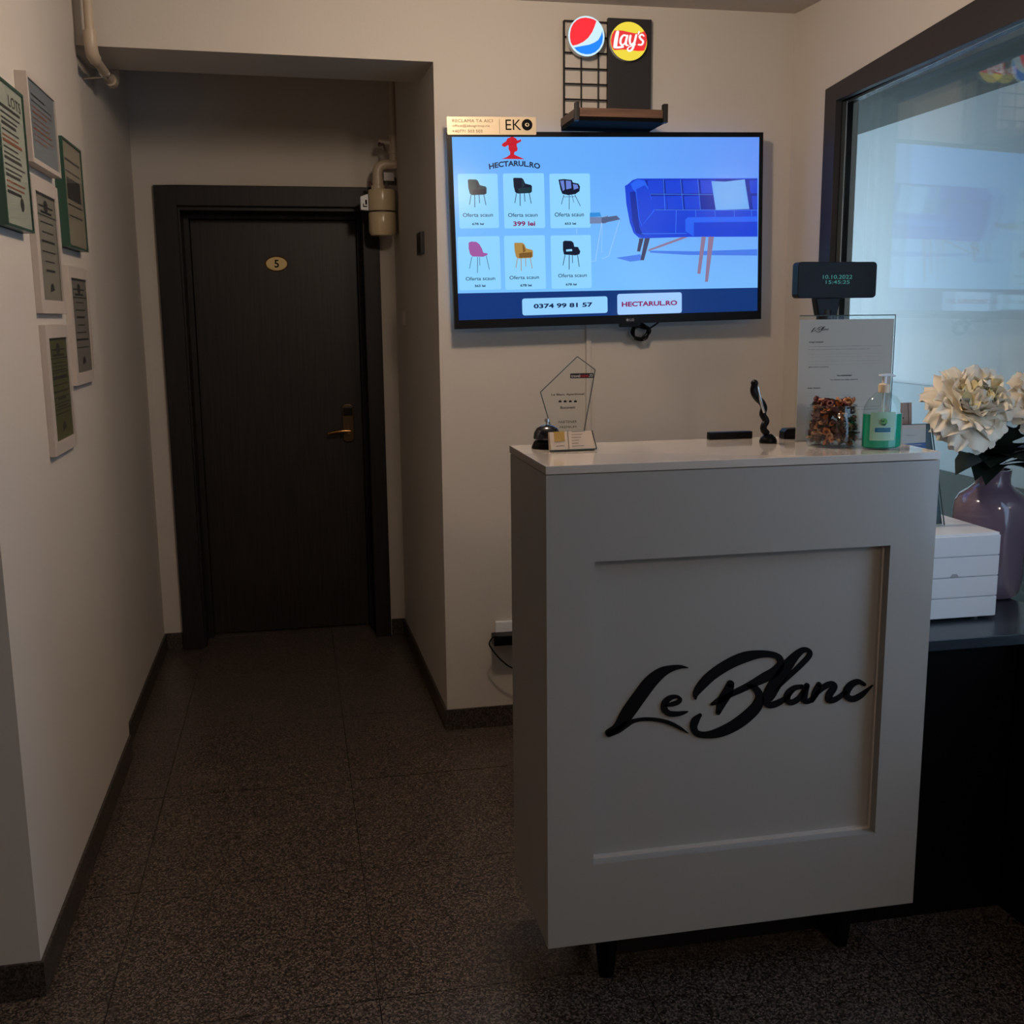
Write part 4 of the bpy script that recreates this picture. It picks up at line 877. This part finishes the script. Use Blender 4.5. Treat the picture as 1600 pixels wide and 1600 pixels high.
cp = lathe(bmesh.new(), [(.0120, hs-.002), (.0125, hs+.010), (.0120, hs+.016), (.008, hs+.018)], sc0, 24); obj('pump_collar', cp, mat('cream cap', (226, 204, 176), rough=.4), so_, smooth=True)
zt3 = hz(585)
obj('pump_stem', T([sc0+V(0, 0, hs+.017), sc0+V(0, 0, zt3-.004)], .0052, 14), M_pwhite, so_, smooth=True)
nz = quad_prism(bmesh.new(), [sc0+V(*q) for q in ((-.012, -.006, zt3-.004), (.012, -.006, zt3-.004), (.024, -.004, zt3-.006), (.026, -.004, zt3-.003), (.014, -.006, zt3+.0015), (-.012, -.006, zt3))], (0, .011, 0))
obj('pump_head', nz, M_pwhite, so_, bevel=.001)
obj('dip_tube', T([sc0+V(0, 0, .006), sc0+V(0, 0, hs)], .0028, 8), M_pwhite, so_)
# customer display on its pole, standing on the low counter
YV = 2.68
Pv = Plane((0, YV, 0), (1, 0, 0), (0, 0, 1)); a = Pv.px(1246, 466); b = Pv.px(1371, 409)
vd = thing('customer_display', 'black pole display showing date and time behind the notice', 'display', ((a[0]+b[0])/2, YV+.02, .745))
obj('display_head', quad_prism(bmesh.new(), [Pv.at(*q, 0) for q in rrect(a[0], a[1], b[0], b[1], .010)], -Pv.n*.035), M_black, vd, bevel=.002)
cx = (Pv.px(1278, 480)[0]+Pv.px(1312, 480)[0])/2
obj('neck', quad_prism(bmesh.new(), [(cx-.036, YV+.004, a[1]), (cx-.026, YV+.004, a[1]-.045), (cx+.026, YV+.004, a[1]-.045), (cx+.036, YV+.004, a[1])], (0, .028, 0)), M_black, vd, bevel=.003)
obj('pole', T([(cx, YV+.02, .76), (cx, YV+.02, a[1]-.03)], .019, 24), M_blackm, vd, smooth=True)
obj('foot', lathe(bmesh.new(), [(.07, .0), (.07, .008), (.06, .016), (.02, .018)], (cx, YV+.02, .7455), 32), M_black, vd, smooth=True)
bm = bmesh.new(); Cv = crop(1220, 390, 4.85)
for s, x0, yb, x1, yt in (('10.10.2022', 318, 222, 542, 192), ('15:45:25', 340, 260, 522, 232)):
    (p, q), (r, t_) = Cv([(x0, yb), (x1, yt)]); textpx(bm, Pv, s, p, q, r, t_, h=.0006)
obj('digits', bm, mat('vfd digits', (10, 20, 20), rough=.4, emit=(70, 150, 140), estr=.7), vd)

# ================================================================== ON THE LOW COUNTER
CT = .7455
br = onz(1555, 966, CT); zt4 = ony(1562, 832, br.y).z
dbx = thing('drawer_box', 'white box of four shallow drawers on the low counter', 'drawer box', (br.x-.1, br.y, CT))
bx0, bx1, by0, by1 = br.x-.235, br.x, br.y, br.y+.30
obj('body', B((bx0, by0+.006, CT+.006), (bx1, by1, zt4)), M_pwhite, dbx, bevel=.002)
for k in range(4):
    h4 = (zt4-CT-.012)/4; z0 = CT+.008+k*h4
    dw = obj('drawer', B((bx0+.001, by0, z0+.001), (bx1-.001, by0+.0055, z0+h4-.0015)), M_pwhite, dbx, bevel=.0012)
    if k == 2:
        cxn = br.x-.125; obj('notch', quad_prism(bmesh.new(), [(cxn-.012, by0-.001, z0+.001), (cxn+.012, by0-.001, z0+.001), (cxn+.006, by0-.001, z0+.009), (cxn-.006, by0-.001, z0+.009)], (0, .001, 0)), mat('grey notch', (170, 172, 176), rough=.5), dw)
for fx, fy in ((bx1-.04, by0+.03), (bx0+.03, by0+.03), (bx1-.04, by1-.03), (bx0+.03, by1-.03)): obj('foot', lathe(bmesh.new(), [(.008, 0), (.009, .0058)], (fx, fy, CT), 14), M_pwhite, dbx)
C9 = crop(1350, 560, 6.4); YH = by0+.12
Ph = Plane((0, YH, 0), (1, 0, 0), (0, 0, 1)); h9 = lambda x, y: Ph.px(*C9([(x, y)])[0])
hxr = ony(1474, 822, YH).x; hxl = h9(350, 668)[0]-.06; htop = h9(500, 664)[1]; hxt = h9(664, 668)[0]
hh = thing('leaflet_holder', 'tall clear holder with white and blue leaflets on the drawer box', 'holder', ((hxl+hxr)/2, YH, zt4))
obj('holder_sheet', quad_prism(bmesh.new(), [(hxl, YH-.003, zt4+.001), (hxr, YH-.003, zt4+.001), (hxt+.002, YH-.003, htop-.01), (hxl, YH-.003, htop-.01)], (0, -.002, 0)), M_acry, hh)
obj('holder_edge', T([(hxr, YH-.004, zt4+.001), (hxt+.002, YH-.004, htop-.01)], .0016, 6), M_acryedge, hh)
obj('holder_base', B((hxl, YH-.003, zt4+.0005), (hxr, YH+.035, zt4+.0025)), M_acry, hh)
xw2 = h9(632, 668)[0]
obj('leaflet', quad_prism(bmesh.new(), [(hxl+.004, YH, zt4+.003), (xw2+.010, YH, zt4+.003), (xw2-.004, YH, htop), (hxl+.004, YH, htop)], (0, .0016, 0)), M_paper, hh)
obj('leaflet', quad_prism(bmesh.new(), [(hxl+.006, YH+.003, zt4+.003), (hxr-.002, YH+.003, zt4+.003), (hxt, YH+.003, htop+.0015), (hxl+.006, YH+.003, htop+.0015)], (0, .003, 0)), mat('dark green leaflet', (44, 66, 70), rough=.5), hh)['label'] = 'dark green leaflet behind the white one'
zb9 = h9(500, 842)[1]
obj('printed_band', flat(bmesh.new(), Ph, [(hxl+.006, zb9-.07), (xw2+.003, zb9-.07), (xw2-.002, zb9), (hxl+.006, zb9-.005)], .0003), mat('blue band print', (38, 78, 150), rough=.5), hh)
obj('printed_line', line(bmesh.new(), Ph, h9(375, 872), h9(570, 862), .0014, .0008), M_paper, hh)
obj('printed_text', text(bmesh.new(), Ph, 'Welcome', (*h9(420, 776), *h9(518, 762)), h=.0006), M_grey_ink, hh)
P8 = Plane((0, YH+.04, 0), (1, 0, 0), (0, 0, 1)); e9 = lambda x, y: P8.px(*C9([(x, y)])[0])
wtg = thing('wooden_tag', 'beige wooden tag standing behind the leaflets and soap bottle', 'tag', (e9(430, 600)[0], YH+.04, zt4))
a_, b_, c_, d_ = e9(378, 445), e9(478, 440), e9(492, 662), e9(375, 662)
obj('board', quad_prism(bmesh.new(), [P8.at(*p) for p in (a_, b_, (c_[0]+.012, zt4+.0005), (d_[0], zt4+.0005))], P8.n*-.005), woodmat('beige wood', (150, 122, 104), (172, 142, 122)), wtg)
obj('score_line', line(bmesh.new(), P8, e9(440, 450), e9(446, 662), .001, .0004), M_ink, wtg)
c0 = e9(388, 595); obj('hole', flat(bmesh.new(), P8, [(c0[0]+.002*math.cos(t), c0[1]+.002*math.sin(t)) for t in [k*math.pi/6 for k in range(12)]], .0006), M_ink, wtg)
# vase
YVs = 2.60
vc = Vector((ony(1541, 900, YVs).x, YVs, CT)); vr = (ony(1591, 800, YVs).x-ony(1491, 800, YVs).x)/2; vh = ony(1543, 733, YVs-.0).z-CT
va = thing('vase', 'tall mauve glass vase with narrow neck on the low counter', 'vase', vc)
nr_ = vr*.47
obj('vase_body', lathe(bmesh.new(), [(vr*.68, 0), (vr*.80, .004), (vr*.88, .018), (vr*.93, .05), (vr*.98, vh*.5), (vr, vh*.66), (vr*.97, vh*.74), (vr*.85, vh*.80), (vr*.62, vh*.845), (nr_, vh*.885), (nr_*.96, vh*.93), (nr_, vh*.99), (nr_*1.02, vh), (nr_*.92, vh), (nr_*.88, vh*.9), (nr_*.8, vh*.86)], vc, 56), mat('mauve cased glass', (116, 102, 120), rough=.12, coat=.8, var=.05), va, smooth=True)
# peonies
M_pet = mat('cream petal', (250, 242, 226), rough=.6, var=.05, vscale=25); M_pety = mat('yellow petal', (240, 226, 180), rough=.6, var=.08, vscale=25)
for m_ in (M_pet, M_pety):
    b_ = m_.node_tree.nodes['Principled BSDF']; b_.inputs['Subsurface Weight'].default_value = .15; b_.inputs['Subsurface Radius'].default_value = (.02, .012, .008)
M_lf = mat('dark green leaf', (34, 48, 40), rough=.5, var=.2, vscale=40); M_stem = mat('stem', (44, 52, 38), rough=.6)
def petal(c, axis, az, tilt, L_, W_, cup, rs, nu=8, nv=10):
    """ruffled cupped petal rooted at c, opening around axis"""
    ax = axis.normalized(); e1, e2 = frame_of(ax); rad = e1*math.cos(az)+e2*math.sin(az); side = ax.cross(rad)
    bm = bmesh.new(); g_ = []; ph = rs.uniform(0, 6); fr_ = rs.uniform(1.6, 2.8); amp = rs.uniform(.05, .08)*L_
    for i in range(nu):
        t = i/(nu-1); a = tilt*(.35+.65*t)+cup*t*t*-.6
        r_ = L_*t; row = []
        base = c+rad*(r_*math.sin(a))+ax*(r_*math.cos(a))
        wd = W_*(.28+.72*math.sin(math.pi/2*min(1, t*1.45)))*(1-.28*max(0, (t-.8)/.2))
        for j in range(nv+1):
            s_ = j/nv*2-1
            nrm = (ax*math.sin(a)-rad*math.cos(a))
            ru = amp*t*t*math.sin(fr_*s_*math.pi+ph)
            rad_cut = -L_*.30*abs(s_)**2.6*t*t + amp*.45*t**3*math.cos(6.0*s_+ph)
            row.append(bm.verts.new(base+side*(wd*.5*s_)+nrm*(cup*W_*.35*s_*s_*t+ru)+(rad*math.sin(a)+ax*math.cos(a))*rad_cut))
        g_.append(row)
    for i in range(nu-1):
        for j in range(nv): bm.faces.new((g_[i][j], g_[i][j+1], g_[i+1][j+1], g_[i+1][j]))
    return bm
def leafbm(c, d, up_, L_, W_, droop, rs):
    L_ *= 1.12; W_ *= 1.75
    d = d.normalized(); s_ = d.cross(up_).normalized(); u_ = s_.cross(d)
    prof = [(0, .05), (.15, .25), (.3, .62), (.38, .5), (.5, 1.0), (.6, .75), (.75, .6), (.9, .25), (1, .0)]
    bm = bmesh.new(); rows = []
    for t, w_ in prof:
        L_ = L_; b = c+d*(L_*t)+u_*(.12*L_*math.sin(t*math.pi))-Vector((0, 0, droop*L_*t*t))
        rows.append([bm.verts.new(b-s_*W_*w_*.5+u_*(.12*W_*w_)), bm.verts.new(b-s_*W_*w_*.25+u_*(.03*W_)), bm.verts.new(b), bm.verts.new(b+s_*W_*w_*.25+u_*(.03*W_)), bm.verts.new(b+s_*W_*w_*.5+u_*(.12*W_*w_))])
    for i in range(len(rows)-1):
        for j in range(4):
            try: bm.faces.new((rows[i][j], rows[i][j+1], rows[i+1][j+1], rows[i+1][j]))
            except ValueError: pass
    return bm
def peony(label, c, axis, R_, seed, leaves, neck):
    rs = random.Random(seed)
    t = thing('peony', label, 'flower', neck)
    st = obj('stem', T(catmull([neck-V(0, 0, .12), neck, (neck+c)/2+V(0, 0, .012), c-axis.normalized()*R_*.25]), .0035, 8), M_stem, t, smooth=True)
    cr_ = bmesh.new(); bmesh.ops.create_icosphere(cr_, subdivisions=2, radius=R_*.38, matrix=Matrix.Translation(c)); hd = obj('flower_head', cr_, M_pety, t, smooth='all')
    layers = [(11, 2.05, .95, .74, .2), (13, 1.75, 1.0, .72, .4), (14, 1.45, 1.0, .70, .55), (14, 1.15, .97, .64, .7), (12, .86, .93, .56, .8), (10, .58, .90, .48, .9), (7, .30, .86, .40, 1.0)]
    for li, (n_, tl, ls, ws, cup) in enumerate(layers):
        for k in range(n_):
            az = 2*math.pi*(k+.5*(li % 2))/n_+rs.uniform(-.2, .2)
            p = obj('petal', petal(c-axis.normalized()*R_*.05, axis, az, tl+rs.uniform(-.15, .15), R_*ls*rs.uniform(.92, 1.08), R_*ws*rs.uniform(.9, 1.25), cup, rs), M_pety if (li >= 4 and rs.random() < .6) else M_pet, hd, smooth='all')
    for (d, L_, W_, dr_, off) in leaves:
        obj('leaf', leafbm(neck+Vector(off), Vector(d), V(0, 0, 1), L_, W_, dr_, rs), M_lf, t, smooth='all')
    return t
neck = vc+V(0, 0, vh)
YF = 2.50
fcn = ony(1512, 640, YF); RF = (ony(1580, 640, YF).x-ony(1440, 640, YF).x)/2*.92
peony('large cream peony facing the desk, left of two in the mauve vase', fcn+V(.006, .01, -.004), V(-.05, -.75, .62), RF, 4,
  [((-1, -.35, .18), .155, .075, .25, (0, -.01, .012)), ((-.75, -.55, .05), .085, .045, .5, (0, -.02, .01)), ((-.15, -1, .55), .085, .075, .25, (0, -.02, .02)), ((-.6, -.3, .6), .11, .07, .2, (0, 0, .01)), ((-.95, -.1, .35), .10, .06, .4, (0, 0, .01)), ((.3, -.8, .3), .08, .06, .3, (.01, -.02, .02)), ((-.6, -.6, .25), .10, .065, .3, (-.005, -.02, .02)), ((-.8, -.6, .45), .12, .07, .1, (-.005, -.01, .02)), ((-.9, -.5, .05), .10, .05, .35, (-.01, -.02, .015)), ((.3, -.8, .7), .10, .07, .1, (.005, -.02, .02)), ((-.2, -.5, .9), .10, .08, .0, (0, -.01, .03))], neck)
peony('cream peony at the right edge of photo beside the larger one', ony(1620, 628, 2.56), V(.15, -.8, .5), RF*.85, 9,
  [((.8, -.75, -.12), .13, .07, .75, (.01, -.02, .01)), ((1, -.3, .3), .13, .08, .3, (.01, 0, .01)), ((.5, -.6, .5), .12, .085, .2, (0, -.01, .01)), ((.35, -.5, .9), .13, .08, .1, (0, 0, .02)), ((.2, -.3, 1), .12, .07, .0, (-.01, 0, .02)), ((.7, -.6, .05), .12, .05, .5, (.01, -.02, .015))], neck+V(.008, .006, 0))
bud = thing('peony_bud', 'small grey green bud just under the large peony', 'bud', neck+V(-.008, .006, 0))
bb = ony(1466, 665, 2.52); b_ = bmesh.new(); bmesh.ops.create_icosphere(b_, subdivisions=2, radius=.010, matrix=Matrix.Translation(bb)); obj('bud_head', b_, mat('grey green bud', (96, 104, 100), rough=.6, var=.3, vscale=200), bud, smooth='all')
obj('stem', T(catmull([neck+V(-.008, .006, -.05), neck+V(-.01, .004, .02), bb+V(.04, .01, -.01), bb+V(.006, 0, 0)]), .003, 8), M_lf, bud, smooth=True)
